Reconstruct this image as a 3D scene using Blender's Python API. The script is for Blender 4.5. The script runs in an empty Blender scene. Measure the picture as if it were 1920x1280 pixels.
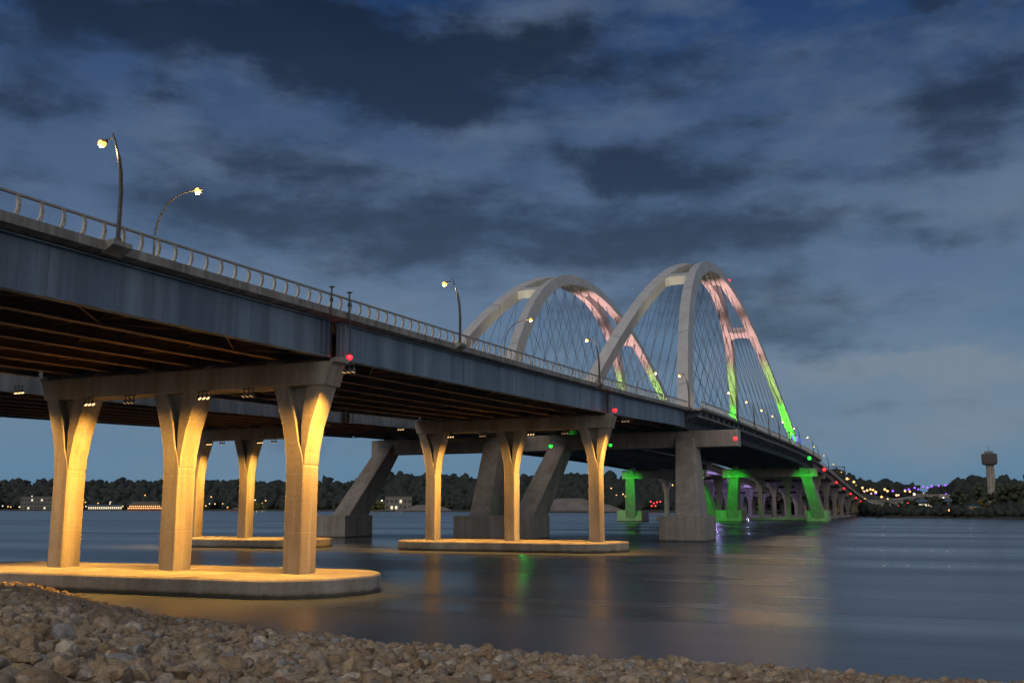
import bpy, bmesh, math, random
import numpy as np
from mathutils import Vector, Matrix
random.seed(7); rng = np.random.default_rng(7)
R = math.radians
sc = bpy.context.scene
COL = sc.collection

# ------------------------------------------------------------------ camera
F, PIT, ROL, YAW, H = 1847.2, 0.16534, -0.00225, 0.39946, 6.585
fw = Vector((-math.sin(YAW)*math.cos(PIT), math.cos(YAW)*math.cos(PIT), math.sin(PIT)))
r0 = Vector((math.cos(YAW), math.sin(YAW), 0)); u0 = r0.cross(fw)
rt = math.cos(ROL)*r0 + math.sin(ROL)*u0; up = -math.sin(ROL)*r0 + math.cos(ROL)*u0
cd = bpy.data.cameras.new('camera'); cam = bpy.data.objects.new('camera', cd); COL.objects.link(cam)
cd.sensor_width = 36; cd.lens = 36*F/1920; cd.clip_end = 20000; cd.clip_start = .2
cam.matrix_world = Matrix(((rt.x, up.x, -fw.x, 0), (rt.y, up.y, -fw.y, 0), (rt.z, up.z, -fw.z, H), (0, 0, 0, 1)))
sc.camera = cam

def ray(px, py=948):
    return (fw*F + rt*(px-960) + up*(640-py))
def at(px, py, rad):
    """point on the sight line of a pixel of the survey photo, rad metres away over the ground"""
    d = ray(px, py); h = math.hypot(d.x, d.y)
    return Vector((d.x/h*rad, d.y/h*rad, H + d.z/h*rad))

# ------------------------------------------------------------------ materials
def M(name):
    m = bpy.data.materials.new(name); m.use_nodes = True
    nt = m.node_tree; b = nt.nodes['Principled BSDF']
    return m, nt, b
def node(nt, t, **k):
    n = nt.nodes.new(t)
    for a, v in k.items():
        if a in ('ins',):
            for i, x in v.items(): n.inputs[i].default_value = x
        else: setattr(n, a, v)
    return n
def ramp(nt, fac, stops):
    r = nt.nodes.new('ShaderNodeValToRGB'); e = r.color_ramp.elements
    while len(e) > 1: e.remove(e[-1])
    e[0].position = stops[0][0]; e[0].color = (*stops[0][1], 1)
    for p, c in stops[1:]:
        x = e.new(p); x.color = (*c, 1)
    nt.links.new(fac, r.inputs[0]); return r.outputs[0]
def coords(nt, scale=(1, 1, 1), kind='Object'):
    if kind == 'Pos': src = nt.nodes.new('ShaderNodeNewGeometry').outputs['Position']
    else: src = nt.nodes.new('ShaderNodeTexCoord').outputs['Object']
    mp = nt.nodes.new('ShaderNodeMapping'); mp.inputs['Scale'].default_value = scale
    nt.links.new(src, mp.inputs[0]); return mp.outputs[0]
def noise(nt, vec, scale, detail=4, rough=.55):
    n = nt.nodes.new('ShaderNodeTexNoise'); n.inputs['Scale'].default_value = scale
    n.inputs['Detail'].default_value = detail; n.inputs['Roughness'].default_value = rough
    nt.links.new(vec, n.inputs['Vector']); return n.outputs['Fac']
def mix(nt, a, b, fac, mode='MIX'):
    m = nt.nodes.new('ShaderNodeMix'); m.data_type = 'RGBA'; m.blend_type = mode
    for s, v in ((m.inputs[0], fac), (m.inputs[6], a), (m.inputs[7], b)):
        if isinstance(v, (int, float)): s.default_value = v
        elif isinstance(v, tuple): s.default_value = (*v, 1)
        else: nt.links.new(v, s)
    return m.outputs[2]
def bump(nt, b, h, strength, dist):
    n = nt.nodes.new('ShaderNodeBump'); n.inputs['Strength'].default_value = strength
    n.inputs['Distance'].default_value = dist
    nt.links.new(h, n.inputs['Height']); nt.links.new(n.outputs[0], b.inputs['Normal'])
def mat_two(name, c1, c2, scale=.6, stretch=(1, 1, 1), rough=.8, metal=0, bmp=.0, fine=None, stain=None, seams=None, tide=False):
    m, nt, b = M(name)
    v = coords(nt, stretch, 'Pos')
    col = ramp(nt, noise(nt, v, scale, 6, .6), [(.3, c1), (.7, c2)])
    if fine:
        v2 = coords(nt, (1, 1, 1), 'Pos')
        col = mix(nt, col, ramp(nt, noise(nt, v2, fine, 3), [(.35, (.72, .72, .72)), (.65, (1, 1, 1))]), .45, 'MULTIPLY')
    if stain:      # run-off streaks down a face
        v3 = coords(nt, (1.1, 1.1, .05), 'Pos')
        col = mix(nt, col, ramp(nt, noise(nt, v3, stain[0], 4, .7), [(.42, stain[1]), (.62, (1, 1, 1))]), 1.0, 'MULTIPLY')
    if seams:      # pour joints: thin lines every `seams` metres of height
        g = nt.nodes.new('ShaderNodeNewGeometry'); sp = nt.nodes.new('ShaderNodeSeparateXYZ'); nt.links.new(g.outputs['Position'], sp.inputs[0])
        a = node(nt, 'ShaderNodeMath', operation='DIVIDE'); a.inputs[1].default_value = seams; nt.links.new(sp.outputs['Z'], a.inputs[0])
        f = node(nt, 'ShaderNodeMath', operation='FRACT'); nt.links.new(a.outputs[0], f.inputs[0])
        col = mix(nt, col, ramp(nt, f.outputs[0], [(.0, (1.25, 1.25, 1.25)), (.018, (1.25, 1.25, 1.25)), (.024, (.75, .75, .75)), (.036, (1, 1, 1))]), .7, 'MULTIPLY')
    if tide:       # algae and damp up to the usual water mark
        g = nt.nodes.new('ShaderNodeNewGeometry'); sp = nt.nodes.new('ShaderNodeSeparateXYZ'); nt.links.new(g.outputs['Position'], sp.inputs[0])
        nn = noise(nt, coords(nt, (1, 1, .3), 'Pos'), .8, 4)
        a = node(nt, 'ShaderNodeMath', operation='MULTIPLY_ADD'); nt.links.new(nn, a.inputs[0]); a.inputs[1].default_value = -.35; nt.links.new(sp.outputs['Z'], a.inputs[2])
        col = mix(nt, col, ramp(nt, a.outputs[0], [(.0, (.22, .22, .19)), (.10, (.35, .34, .30)), (.22, (.85, .84, .82)), (.4, (1, 1, 1))]), 1, 'MULTIPLY')
    nt.links.new(col, b.inputs['Base Color'])
    b.inputs['Roughness'].default_value = rough; b.inputs['Metallic'].default_value = metal
    if bmp: bump(nt, b, noise(nt, coords(nt, (1, 1, 1), 'Pos'), (fine or 6), 5), bmp, .05)
    return m
def mat_emit(name, c, s):
    m, nt, b = M(name)
    b.inputs['Base Color'].default_value = (.3, .3, .3, 1)
    b.inputs['Emission Color'].default_value = (*c, 1); b.inputs['Emission Strength'].default_value = s
    return m
MT = {}
MT['concrete'] = mat_two('concrete', (.30, .285, .26), (.43, .41, .37), .35, (1, 1, .6), .85, bmp=.35, fine=3.5, stain=(.55, (.74, .68, .60)), seams=4.55)
MT['footing'] = mat_two('footing_concrete', (.27, .26, .245), (.40, .385, .36), .5, (1, 1, 1), .85, bmp=.4, fine=4, stain=(.3, (.78, .75, .71)), tide=True)
MT['legs'] = mat_two('leg_concrete', (.33, .305, .285), (.43, .40, .375), .25, (1, 1, 1.5), .85, bmp=.3, fine=2, stain=(.5, (.78, .75, .72)), seams=3.1, tide=True)
MT['web'] = mat_two('girder_paint', (.15, .215, .29), (.24, .31, .38), .25, (1, 1, .4), .5, fine=5, stain=(.42, (.56, .56, .58)))
MT['under'] = mat_two('under_steel', (.11, .07, .045), (.19, .12, .075), .5, (1, 1, 1), .6, fine=5)
MT['brace'] = mat_two('brace_steel', (.18, .10, .055), (.30, .17, .09), .7, (1, 1, 1), .55)
MT['dark'] = mat_two('dark_steel', (.03, .03, .035), (.06, .06, .065), 1, (1, 1, 1), .6)
MT['slab'] = mat_two('deck_concrete', (.26, .25, .24), (.38, .37, .35), .3, (1, 1, 1), .85, fine=3, stain=(1.3, (.6, .58, .55)))
MT['rail'] = mat_two('rail_metal', (.42, .39, .34), (.52, .48, .42), 1.5, (1, 1, 1), .45, metal=.4)
MT['pole'] = mat_two('pole_paint', (.035, .032, .03), (.06, .055, .05), 2, (1, 1, 1), .45)
MT['cable'] = mat_two('cable_steel', (.02, .024, .03), (.035, .04, .05), 2, (1, 1, 1), .5)
MT['arch'] = mat_two('arch_paint', (.42, .43, .44), (.48, .49, .49), .15, (1, 1, 1), .55, stain=(.3, (.88, .88, .88)))
MT['asphalt'] = mat_two('asphalt', (.045, .045, .045), (.07, .07, .07), 2, (1, 1, 1), .9)
MT['lens_warm'] = mat_emit('lens_warm', (1, .56, .08), 2.6)
MT['lens_flood'] = mat_emit('lens_flood', (1, .62, .25), 2.6)
MT['lens_red'] = mat_emit('lens_red', (1, .004, .012), 2.5)
MT['lens_green'] = mat_emit('lens_green', (.01, 1, .06), 1.3)
MT['lens_purple'] = mat_emit('lens_purple', (.3, .06, 1), 1.6)
MT['lens_pink'] = mat_emit('lens_pink', (1, .45, .5), 1.8)
MT['lens_blue'] = mat_emit('lens_blue', (.03, .10, 1), 1.0)
MT['win_warm'] = mat_emit('window_glow', (1, .42, .10), 2.2)
MT['win_white'] = mat_emit('window_white', (1, .85, .55), 1.0)
MT['far_lamp'] = mat_emit('far_lamp_glass', (1, .5, .14), 2.2)
MT['far_white'] = mat_emit('far_lamp_white', (.9, .85, .7), 2.2)
MT['far_red'] = mat_emit('far_lamp_red', (1, .02, .01), 1.8)
MT['plaster'] = mat_two('plaster', (.15, .145, .14), (.21, .205, .195), .1, (1, 1, 1), .9)
MT['roof_blue'] = mat_two('roof_blue', (.06, .11, .17), (.09, .15, .21), .1, (1, 1, 1), .7)
MT['boat_white'] = mat_two('boat_paint', (.14, .12, .11), (.19, .17, .16), .2, (1, 1, 1), .6)
MT['boat_red'] = mat_two('boat_red', (.18, .06, .04), (.25, .09, .06), .2, (1, 1, 1), .6)
MT['gravel_heap'] = mat_two('heap_gravel', (.13, .115, .11), (.19, .17, .165), .1, (1, 1, 1), .95, fine=.6)
MT['leaf'] = mat_two('foliage', (.012, .020, .017), (.028, .038, .030), .06, (1, 1, 1), .8, fine=.5)
MT['leaf_near'] = mat_two('foliage_shore', (.02, .032, .018), (.045, .058, .03), .2, (1, 1, 1), .8, fine=1)
MT['leaf_lamplit'] = mat_two('foliage_lit', (.07, .09, .03), (.11, .13, .045), .3, (1, 1, 1), .8, fine=1)  # lamplight on the leaves painted in as a brighter yellow green
MT['bark'] = mat_two('bark', (.03, .024, .018), (.05, .04, .03), .5, (1, 1, 1), .9)
MT['land'] = mat_two('land_grass', (.025, .03, .018), (.05, .05, .032), .02, (1, 1, 1), .95, fine=.2)
MT['bank'] = mat_two('bank_soil', (.05, .04, .03), (.09, .07, .055), 1.5, (1, 1, 1), .95, fine=8, bmp=.5)

def mat_rock():
    m, nt, b = M('rock')
    oi = nt.nodes.new('ShaderNodeAttribute'); oi.attribute_name = 'tone'; oi.attribute_type = 'GEOMETRY'
    col = ramp(nt, oi.outputs['Fac'], [(0, (.38, .31, .215)), (.2, (.31, .235, .155)), (.38, (.44, .37, .27)), (.55, (.29, .25, .21)), (.7, (.50, .42, .33)), (.84, (.32, .215, .135)), (.92, (.33, .34, .36)), (1, (.58, .52, .44))])
    v = coords(nt, (1, 1, 1), 'Pos')
    col = mix(nt, col, ramp(nt, noise(nt, v, 4.5, 6, .65), [(.3, (.38, .32, .27)), (.5, (.80, .76, .70)), (.7, (1.15, 1.10, 1.04))]), .9, 'MULTIPLY')
    col = mix(nt, col, ramp(nt, noise(nt, v, 28, 3, .6), [(.32, (.5, .45, .42)), (.5, (1, 1, 1))]), .7, 'MULTIPLY')
    nt.links.new(col, b.inputs['Base Color']); b.inputs['Roughness'].default_value = .9
    bump(nt, b, noise(nt, v, 13, 7, .7), .9, .05)
    return m
MT['rock'] = mat_rock()

def mat_water():
    m, nt, b = M('river_water')
    b.inputs['Base Color'].default_value = (.056, .076, .098, 1)
    b.inputs['IOR'].default_value = 2.4
    b.inputs['Specular IOR Level'].default_value = .62
    v = coords(nt, (.012, .16, 1), 'Pos')                 # long current streaks across the river
    n1 = noise(nt, v, 1.0, 5, .6)
    v2 = coords(nt, (.10, .75, 1), 'Pos'); n2 = noise(nt, v2, 1.0, 4, .6)
    v3 = coords(nt, (.004, .035, 1), 'Pos'); n3 = noise(nt, v3, 1.0, 3, .5)
    mr = node(nt, 'ShaderNodeMapRange'); mr.inputs[1].default_value = .35; mr.inputs[2].default_value = .65
    mr.inputs[3].default_value = .18; mr.inputs[4].default_value = .38
    nt.links.new(n3, mr.inputs[0]); nt.links.new(mr.outputs[0], b.inputs['Roughness'])
    a = node(nt, 'ShaderNodeMath', operation='MULTIPLY'); a.inputs[1].default_value = 5.0; nt.links.new(n3, a.inputs[0])
    a1 = node(nt, 'ShaderNodeMath', operation='MULTIPLY'); a1.inputs[1].default_value = 1.2; nt.links.new(n1, a1.inputs[0])
    a2 = node(nt, 'ShaderNodeMath', operation='MULTIPLY'); a2.inputs[1].default_value = .16; nt.links.new(n2, a2.inputs[0])
    s = node(nt, 'ShaderNodeMath', operation='ADD'); nt.links.new(a.outputs[0], s.inputs[0]); nt.links.new(a1.outputs[0], s.inputs[1])
    s2 = node(nt, 'ShaderNodeMath', operation='ADD'); nt.links.new(s.outputs[0], s2.inputs[0]); nt.links.new(a2.outputs[0], s2.inputs[1])
    bn = nt.nodes.new('ShaderNodeBump'); bn.inputs['Strength'].default_value = 1; bn.inputs['Distance'].default_value = .12
    nt.links.new(s2.outputs[0], bn.inputs['Height']); nt.links.new(bn.outputs[0], b.inputs['Normal'])
    return m
MT['water'] = mat_water()

# ------------------------------------------------------------------ mesh builder
class MB:
    def __init__(s): s.v = []; s.f = []
    def add(s, vs, fs):
        o = len(s.v); s.v += [tuple(p) for p in vs]; s.f += [tuple(i+o for i in f) for f in fs]
    def box(s, x0, x1, y0, y1, z0, z1):
        s.add([(x0, y0, z0), (x1, y0, z0), (x1, y1, z0), (x0, y1, z0), (x0, y0, z1), (x1, y0, z1), (x1, y1, z1), (x0, y1, z1)],
              [(0, 3, 2, 1), (4, 5, 6, 7), (0, 1, 5, 4), (1, 2, 6, 5), (2, 3, 7, 6), (3, 0, 4, 7)])
    def loft(s, rings, closed=True, caps=True):
        n = len(rings[0]); vs = [p for r in rings for p in r]; fs = []
        for k in range(len(rings)-1):
            for i in range(n if closed else n-1):
                j = (i+1) % n
                fs.append((k*n+i, k*n+j, (k+1)*n+j, (k+1)*n+i))
        if caps and closed:
            fs.append(tuple(reversed(range(n)))); fs.append(tuple((len(rings)-1)*n+i for i in range(n)))
        s.add(vs, fs)
    def prism_xz(s, pts, y0, y1):           # polygon in x,z extruded along y
        s.loft([[(x, y0, z) for x, z in pts], [(x, y1, z) for x, z in pts]])
    def prism_xy(s, pts, z0, z1):
        s.loft([[(x, y, z0) for x, y in pts], [(x, y, z1) for x, y in pts]])
    def tube(s, pts, rad, n=8):
        pts = [Vector(p) for p in pts]; rings = []
        rr = rad if isinstance(rad, (list, tuple)) else [rad]*len(pts)
        for i, p in enumerate(pts):
            t = (pts[min(i+1, len(pts)-1)] - pts[max(i-1, 0)]).normalized()
            a = t.cross(Vector((0, 0, 1)))
            if a.length < .01: a = t.cross(Vector((1, 0, 0)))
            a.normalize(); b = t.cross(a)
            rings.append([p + rr[i]*(math.cos(2*math.pi*k/n)*a + math.sin(2*math.pi*k/n)*b) for k in range(n)])
        s.loft(rings)
    def bar(s, p, q, w, h=None):
        p = Vector(p); q = Vector(q); t = (q-p).normalized(); a = t.cross(Vector((0, 0, 1)))
        if a.length < .01: a = Vector((1, 0, 0))
        a.normalize(); b = t.cross(a); h = h or w
        c = [(-w/2, -h/2), (w/2, -h/2), (w/2, h/2), (-w/2, h/2)]
        s.loft([[o + x*a + y*b for x, y in c] for o in (p, q)])
    def ball(s, c, r, nu=10, nv=6):
        rings = []
        for i in range(nv+1):
            ph = math.pi*(i+.02)/(nv+.04)
            rings.append([(c[0]+r*math.sin(ph)*math.cos(2*math.pi*k/nu), c[1]+r*math.sin(ph)*math.sin(2*math.pi*k/nu), c[2]+r*math.cos(ph)) for k in range(nu)])
        s.loft(rings)
    def build(s, name, mat, parent=None, smooth=False, bevel=0, kind=None, loc=None):
        me = bpy.data.meshes.new(name)
        vs = s.v
        if loc is not None: vs = [(x-loc[0], y-loc[1], z-loc[2]) for x, y, z in vs]
        me.from_pydata(vs, [], s.f); me.update()
        bm = bmesh.new(); bm.from_mesh(me); bmesh.ops.recalc_face_normals(bm, faces=bm.faces)
        if bevel: bmesh.ops.bevel(bm, geom=list(bm.edges), offset=bevel, segments=1, affect='EDGES', clamp_overlap=True)
        bm.to_mesh(me); bm.free()
        if smooth: me.polygons.foreach_set('use_smooth', [True]*len(me.polygons))
        me.materials.append(MT[mat] if isinstance(mat, str) else mat)
        o = bpy.data.objects.new(name, me); COL.objects.link(o)
        if parent: o.parent = parent
        if loc is not None and not parent: o.location = loc
        if kind: o['kind'] = kind
        return o
def empty(name, loc=(0, 0, 0), rz=0):
    o = bpy.data.objects.new(name, None); o.empty_display_size = .5; COL.objects.link(o); o.location = loc; o.rotation_euler = (0, 0, rz); return o
def tag(o, label, cat, group=None):
    o['label'] = label; o['category'] = cat
    if group: o['group'] = group
    return o
def copy_tree(o, parent=None):
    c = o.copy(); COL.objects.link(c)
    if parent: c.parent = parent
    for ch in kids(o): copy_tree(ch, c)
    return c
def kids(o): return [x for x in list(COL.objects) if x.parent == o]
ORD = ['first', 'second', 'third', 'fourth', 'fifth', 'sixth', 'seventh', 'eighth', 'ninth', 'tenth', 'eleventh', 'twelfth', 'thirteenth', 'fourteenth', 'fifteenth', 'sixteenth', 'seventeenth', 'eighteenth', 'nineteenth', 'twentieth']
def light(name, kind, loc, power, color, target=None, size=.3, spot=70, blend=.5, parent=None):
    l = bpy.data.lights.new(name, kind); l.energy = power; l.color = color
    if kind in ('POINT', 'SPOT'): l.shadow_soft_size = size
    if kind == 'SPOT': l.spot_size = R(spot); l.spot_blend = blend
    l.specular_factor = (.08 if color == GREEN else .35) if kind != 'SUN' else 1
    o = bpy.data.objects.new(name, l); COL.objects.link(o); o.location = loc
    if target is not None:
        o.rotation_euler = (Vector(target)-Vector(loc)).to_track_quat('-Z', 'Y').to_euler()
    return o
WARM = (1, .47, .075); GREEN = (.025, 1, .035); PINK = (1, .53, .48)

# ------------------------------------------------------------------ profile of the road
def hermite(xs, ys, x):
    xs = np.array(xs, float); ys = np.array(ys, float)
    m = np.gradient(ys, xs)
    i = int(np.clip(np.searchsorted(xs, x)-1, 0, len(xs)-2)); h = xs[i+1]-xs[i]; t = (x-xs[i])/h
    t = min(max(t, 0), 1)
    return float((2*t**3-3*t**2+1)*ys[i]+(t**3-2*t**2+t)*h*m[i]+(-2*t**3+3*t**2)*ys[i+1]+(t**3-t**2)*h*m[i+1])
PS = [150, 190, 230, 280, 330, 380, 420, 488, 584, 700, 800, 1000]
PZ = [25.48, 26.75, 27.2, 27.3, 27.3, 26.8, 25.9, 22.9, 17.8, 12.6, 9.3, 7.6]
def zr(s):                                   # top of the railing
    if s < 150: return 22.155+.019*s+.652e-4*(s-60)**2
    return hermite(PS, PZ, s)
A1, A2, A2P = -59.7, -102.8, -107.6                       # centre lines of the two bridges
NEAR = 'near'; FAR = 'far'

def sweep(mb, pts, s0, s1, step=6.0, base=zr):
    n = max(1, int(round((s1-s0)/step)))
    mb.loft([[(x, s0+(s1-s0)*k/n, base(s0+(s1-s0)*k/n)+z) for x, z in pts] for k in range(n+1)])

def span(A, s0, s1, label, hw=16.6, ngird=8, post=None, joint=True, frames=True):
    root = empty('bridge_span', (0, 0, 0)); tag(root, label, 'bridge span', 'steel girder spans of the river bridges')
    d = MB()   # slab with kerbs; z relative to rail top
    sweep(d, [(A-hw, -1.78), (A-hw, -1.22), (A-hw+.45, -1.17), (A-hw+.5, -1.5), (A+hw-.5, -1.5), (A+hw-.45, -1.17), (A+hw, -1.22), (A+hw, -1.78), (A+hw-1.0, -2.0), (A-hw+1.0, -2.0)], s0, s1)
    d.build('deck_slab', 'slab', root)
    a = MB(); sweep(a, [(A-hw+.55, -1.496), (A-hw+.55, -1.49), (A+hw-.55, -1.49), (A+hw-.55, -1.496)], s0+.05, s1-.05)
    a.build('road_surface', 'asphalt', root)
    g0, g1 = s0+(.7 if joint else 0), s1-(.7 if joint else 0)
    us = [A+(hw-.95)*(-1+2*k/(ngird-1)) for k in range(ngird)]
    for k, x in enumerate(us):
        g = MB()
        sweep(g, [(x-.35, -5.06), (x+.35, -5.06), (x+.35, -4.98), (x+.02, -4.96), (x+.02, -2.12), (x+.3, -2.10), (x+.3, -2.03), (x-.3, -2.03), (x-.3, -2.10), (x-.02, -2.12), (x-.02, -4.96), (x-.35, -4.98)], g0, g1)
        if k == ngird-1:                    # field splices and end stiffeners on the outside web
            L = s1-s0
            for q in (s0+L*.3, s0+L*.72):
                z = zr(q); g.box(x+.022, x+.06, q-.45, q+.45, z-4.9, z-2.2)
            for q in (g0+.12, g1-.12, g0+.9, g1-.9): g.box(x+.03, x+.30, q-.05, q+.05, zr(q)-4.95, zr(q)-2.14)
        g.build('girder', 'web' if k in (0, ngird-1) else 'under', root)
    if frames:
        n = int((s1-s0)/6.3)
        for k in range(1, n):
            q = s0+(s1-s0)*k/n; z = zr(q); c = MB()
            for x, x2 in zip(us[:-1], us[1:]):
                c.bar((x+.05, q, z-4.6), (x2-.05, q, z-4.6), .08); c.bar((x+.05, q, z-2.4), (x2-.05, q, z-2.4), .08)
                m = (x+x2)/2
                c.bar((x+.05, q+.02, z-4.55), (m, q+.02, z-2.45), .07); c.bar((x2-.05, q+.02, z-4.55), (m, q+.02, z-2.45), .07)
            c.build('cross_frame', 'brace', root)
        for i0, j0 in ((ngird-2, ngird-1),):     # wind bracing in the plane of the bottom flanges, outer bays
            lb = MB()
            for k in range(n):
                q, q2 = s0+(s1-s0)*k/n, s0+(s1-s0)*(k+1)/n
                i, j = (j0, i0) if k % 2 else (i0, j0)
                lb.bar((us[i], q, zr(q)-4.85), (us[j], q2, zr(q2)-4.85), .09)
            lb.build('wind_brace', 'brace', root)
    if joint:
        for q in (s0+.35, s1-.35):
            if q < 0: continue
            e = MB(); z = zr(q)
            e.box(A-hw+1.2, A+hw-1.25, q-.12, q+.12, z-5.0, z-2.05)
            e.build('end_diaphragm', 'dark', root)
    return root

def railing(x, s0, s1, label, spacing, out=1, post_w=.09):
    root = empty('railing', (x, s0, zr(s0))); tag(root, label, 'railing', 'bridge railings')
    root.location = (0, 0, 0)
    m = MB(); sweep(m, [(x-.13, -.11), (x+.10, -.11), (x+.12, 0), (x-.12, .01)], s0, s1, 3); m.build('top_rail', 'rail', root)
    for dz in ():
        m = MB(); sweep(m, [(x-.015+.05*out, dz-.012), (x+.015+.05*out, dz-.012), (x+.015+.05*out, dz+.012), (x-.015+.05*out, dz+.012)], s0, s1, 6); m.build('rail_wire', 'rail', root)
    pm = MB()    # one bowed post, local origin at its foot
    h = 1.17
    prof = [(0, 0), (.14, .25), (.19, .55), (.14, .85), (0, 1.1)]
    for dy in (-.075, .075):
        pm.loft([[(out*(a)-.06, dy-.03, b), (out*(a)+.06, dy-.03, b), (out*(a)+.06, dy+.03, b), (out*(a)-.06, dy+.03, b)] for a, b in prof])
    pm.box(-.07, .07, -.12, .12, -.02, .04)
    pm.box(.10*out-.03, .10*out+.03, -.12, .12, .50, .56)
    proto = pm.build('post', 'rail')
    COL.objects.unlink(proto)
    n = int((s1-s0-.8)/spacing)
    rest = MB()
    for k in range(n+1):
        s = s0+.4+spacing*k
        if k < 100:
            o = proto.copy(); COL.objects.link(o); o.parent = root; o.location = (x, s, zr(s)-1.17)
        else:
            for a, b in zip(prof[:-1], prof[1:]):
                rest.bar((x+out*a[0], s, zr(s)-1.17+a[1]), (x+out*b[0], s, zr(s)-1.17+b[1]), .1, .16)
    if rest.v: rest.build('distant_posts', 'rail', root, kind='stuff')
    return root

# ------------------------------------------------------------------ Y piers
def column(mb_list, uc, s, zb, zt, d=2.1):
    """curved Y column; local shape u relative to centre, zt = underside of cap"""
    k = zt-16.1
    def P(l): return [(uc+a, b+k if b > 5 else zb) for a, b in l]
    left = P([(-.85, 0), (.85, 0), (.85, 9.6), (.78, 10.2), (.6, 10.9), (.32, 11.6), (0.0, 13.2), (-.42, 14.6), (-.9, 16.1), (-2.35, 16.1), (-1.88, 14.6), (-1.42, 13.1), (-1.1, 11.8), (-.92, 10.4), (-.86, 9)])
    right = P([(.5, 9.2), (.853, 9.9), (.90, 10.8), (1.28, 12.9), (1.82, 14.5), (2.33, 16.1), (.95, 16.1), (.62, 14.6), (.48, 13.0), (.5, 11.4), (.5, 10.2)])
    web = P([(.5, 10.2), (.8, 9.6), (.86, 11), (.7, 13), (1.0, 16.1), (-1.0, 16.1), (-.4, 14.2), (.1, 12)])
    m = mb_list
    c = .22    # chamfered corners
    def chamf(pts, y0, y1):
        n = len(pts)
        cx = sum(p[0] for p in pts)/n
        def ring(y, ins):
            out = []
            for i, (x, z) in enumerate(pts):
                a = Vector(pts[i-1]); b = Vector(pts[(i+1) % n]); t = b-a
                nx, nz = (t.y, -t.x) if t.length else (0, 0)
                l = math.hypot(nx, nz) or 1
                out.append((x-ins*nx/l, y, z if abs(nz/l) > .9 or z in (zb, zt) else z-ins*nz/l))
            return out
        m.loft([ring(y0, .09), ring(y0+.09, 0), ring(y1-.09, 0), ring(y1, .09)])
    chamf(left, s, s+d); m.prism_xz(right, s+.04, s+d-.04)
    m.prism_xz(web, s+.75, s+d-.5)

def y_pier(A, s, zb, zt, label, lit=True, group='Y column bridge piers standing in the river', foot_l=(-26.5, 19.2), footmat='footing', sp=12.4):
    root = empty('bridge_pier', (A, s, 0)); tag(root, label, 'bridge pier', group); root.location = (0, 0, 0)
    yc = s+1.05
    f = MB(); r = 6.6; pts = []
    for c, a0 in ((A+foot_l[1]-r, -90), (A+foot_l[0]+r, 90)):
        for k in range(19):
            a = R(a0+180*k/18); pts.append((c+r*.92*math.cos(a), yc+r*math.sin(a)))
    f.loft([[(x, y, -2) for x, y in pts], [(x, y, zb-.16) for x, y in pts],
            [(A+(x-A)*.9985+0, yc+(y-yc)*.985, zb-.05) for x, y in pts], [(A+(x-A)*.996, yc+(y-yc)*.965, zb) for x, y in pts]])
    f.build('footing', footmat, root)
    for k in (-1, 0, 1):
        m = MB(); column(m, A+sp*k, s, zb-.02, zt); m.build('column', 'concrete', root)
    L = sp+2.4
    c = MB(); y0, y1 = s-.12, s+2.35
    c.loft([[(A-L-.1, y, zt), (A+L+.1, y, zt), (A+L+.62, y, zt+1.85), (A-L-.7, y, zt+1.85)] for y in (y0, y1)])
    c.build('pier_cap', 'concrete', root, bevel=.04)
    for k in range(6):
        x = A+15.65*(-1+2*k/5); b = MB(); zt2 = zr(s)-5.07
        b.box(x-.45, x+.45, yc-.7, yc+.7, zt+1.8, zt+2.02+max(0, (zt2-zt-2.15)))
        b.box(x-.35, x+.35, yc-.5, yc+.5, zt+2.02+max(0, (zt2-zt-2.15)), max(zt2, zt+2.1))
        b.build('bearing', 'footing', root)
    return root

def flood_cluster(loc, aim, label, color='lens_flood', n=3, power=0, col=WARM, spot=95, along='x', size=.25, r=.16):
    root = empty('floodlight_bank', loc); tag(root, label, 'floodlights', 'floodlight banks fixed to the bridges')
    b = MB(); b.box(-.62, .62, -.04, .04, .42, .50)
    b.box(-.03, .03, -.03, .03, .42, .6)
    b.build('bracket', 'dark', root)
    dirn = (Vector(aim)-Vector(loc)).normalized()
    for k in range(n):
        x = (k-(n-1)/2)*.42
        h = MB(); c = Vector((x, 0, 0))
        h.bar((x, 0, .42), (x, 0, .1), .05)
        h.tube([c-dirn*.14, c+dirn*.16], [r*.7, r], 10)
        hd = h.build('lamp_housing', 'dark', root)
        l = MB(); l.tube([c+dirn*.161, c+dirn*.18], [r*.93, r*.9], 10); l.build('lens', color, hd)
    if power:
        light('flood_beam', 'SPOT', Vector(loc)+dirn*.5, power, col, aim, size, spot, 1.0)
    return root

# ---------------- superstructure
J0, J1, J2, J3 = -32.0, 66.8, 140.4, 191.0
span(A1, J0, J1, 'blue grey steel girder span filling the upper left above the nearest pier')
span(A1, J1, J2, 'blue grey steel girder span between the nearest pier and the middle pier')
span(A1, J2, J3, 'blue grey steel girder span from the middle pier to the arch')
span(-104.5, 40, 138.6, 'shadowed rear girder span seen under the near deck at left')
span(-103.6, 138.6, J3, 'shadowed rear girder span running from the rear pier to the rear arch')
railing(A1+16.35, 31, J3, 'pale bowed-post railing along the near edge of the approach', 1.47)
railing(A1-16.35, 20, J3, 'railing along the shaded far edge of the near approach deck', 2.44, -1)
railing(A1+18.95, J3+.3, 418, 'railing along the near edge of the deck beneath the front arch', 1.6)
railing(A1+16.35, 418.3, 820, 'railing of the near bridge descending beyond the front arch', 4.0)
railing(A2+16.35, 40, 418, 'railing along the near edge of the rear bridge', 4.0)

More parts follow.
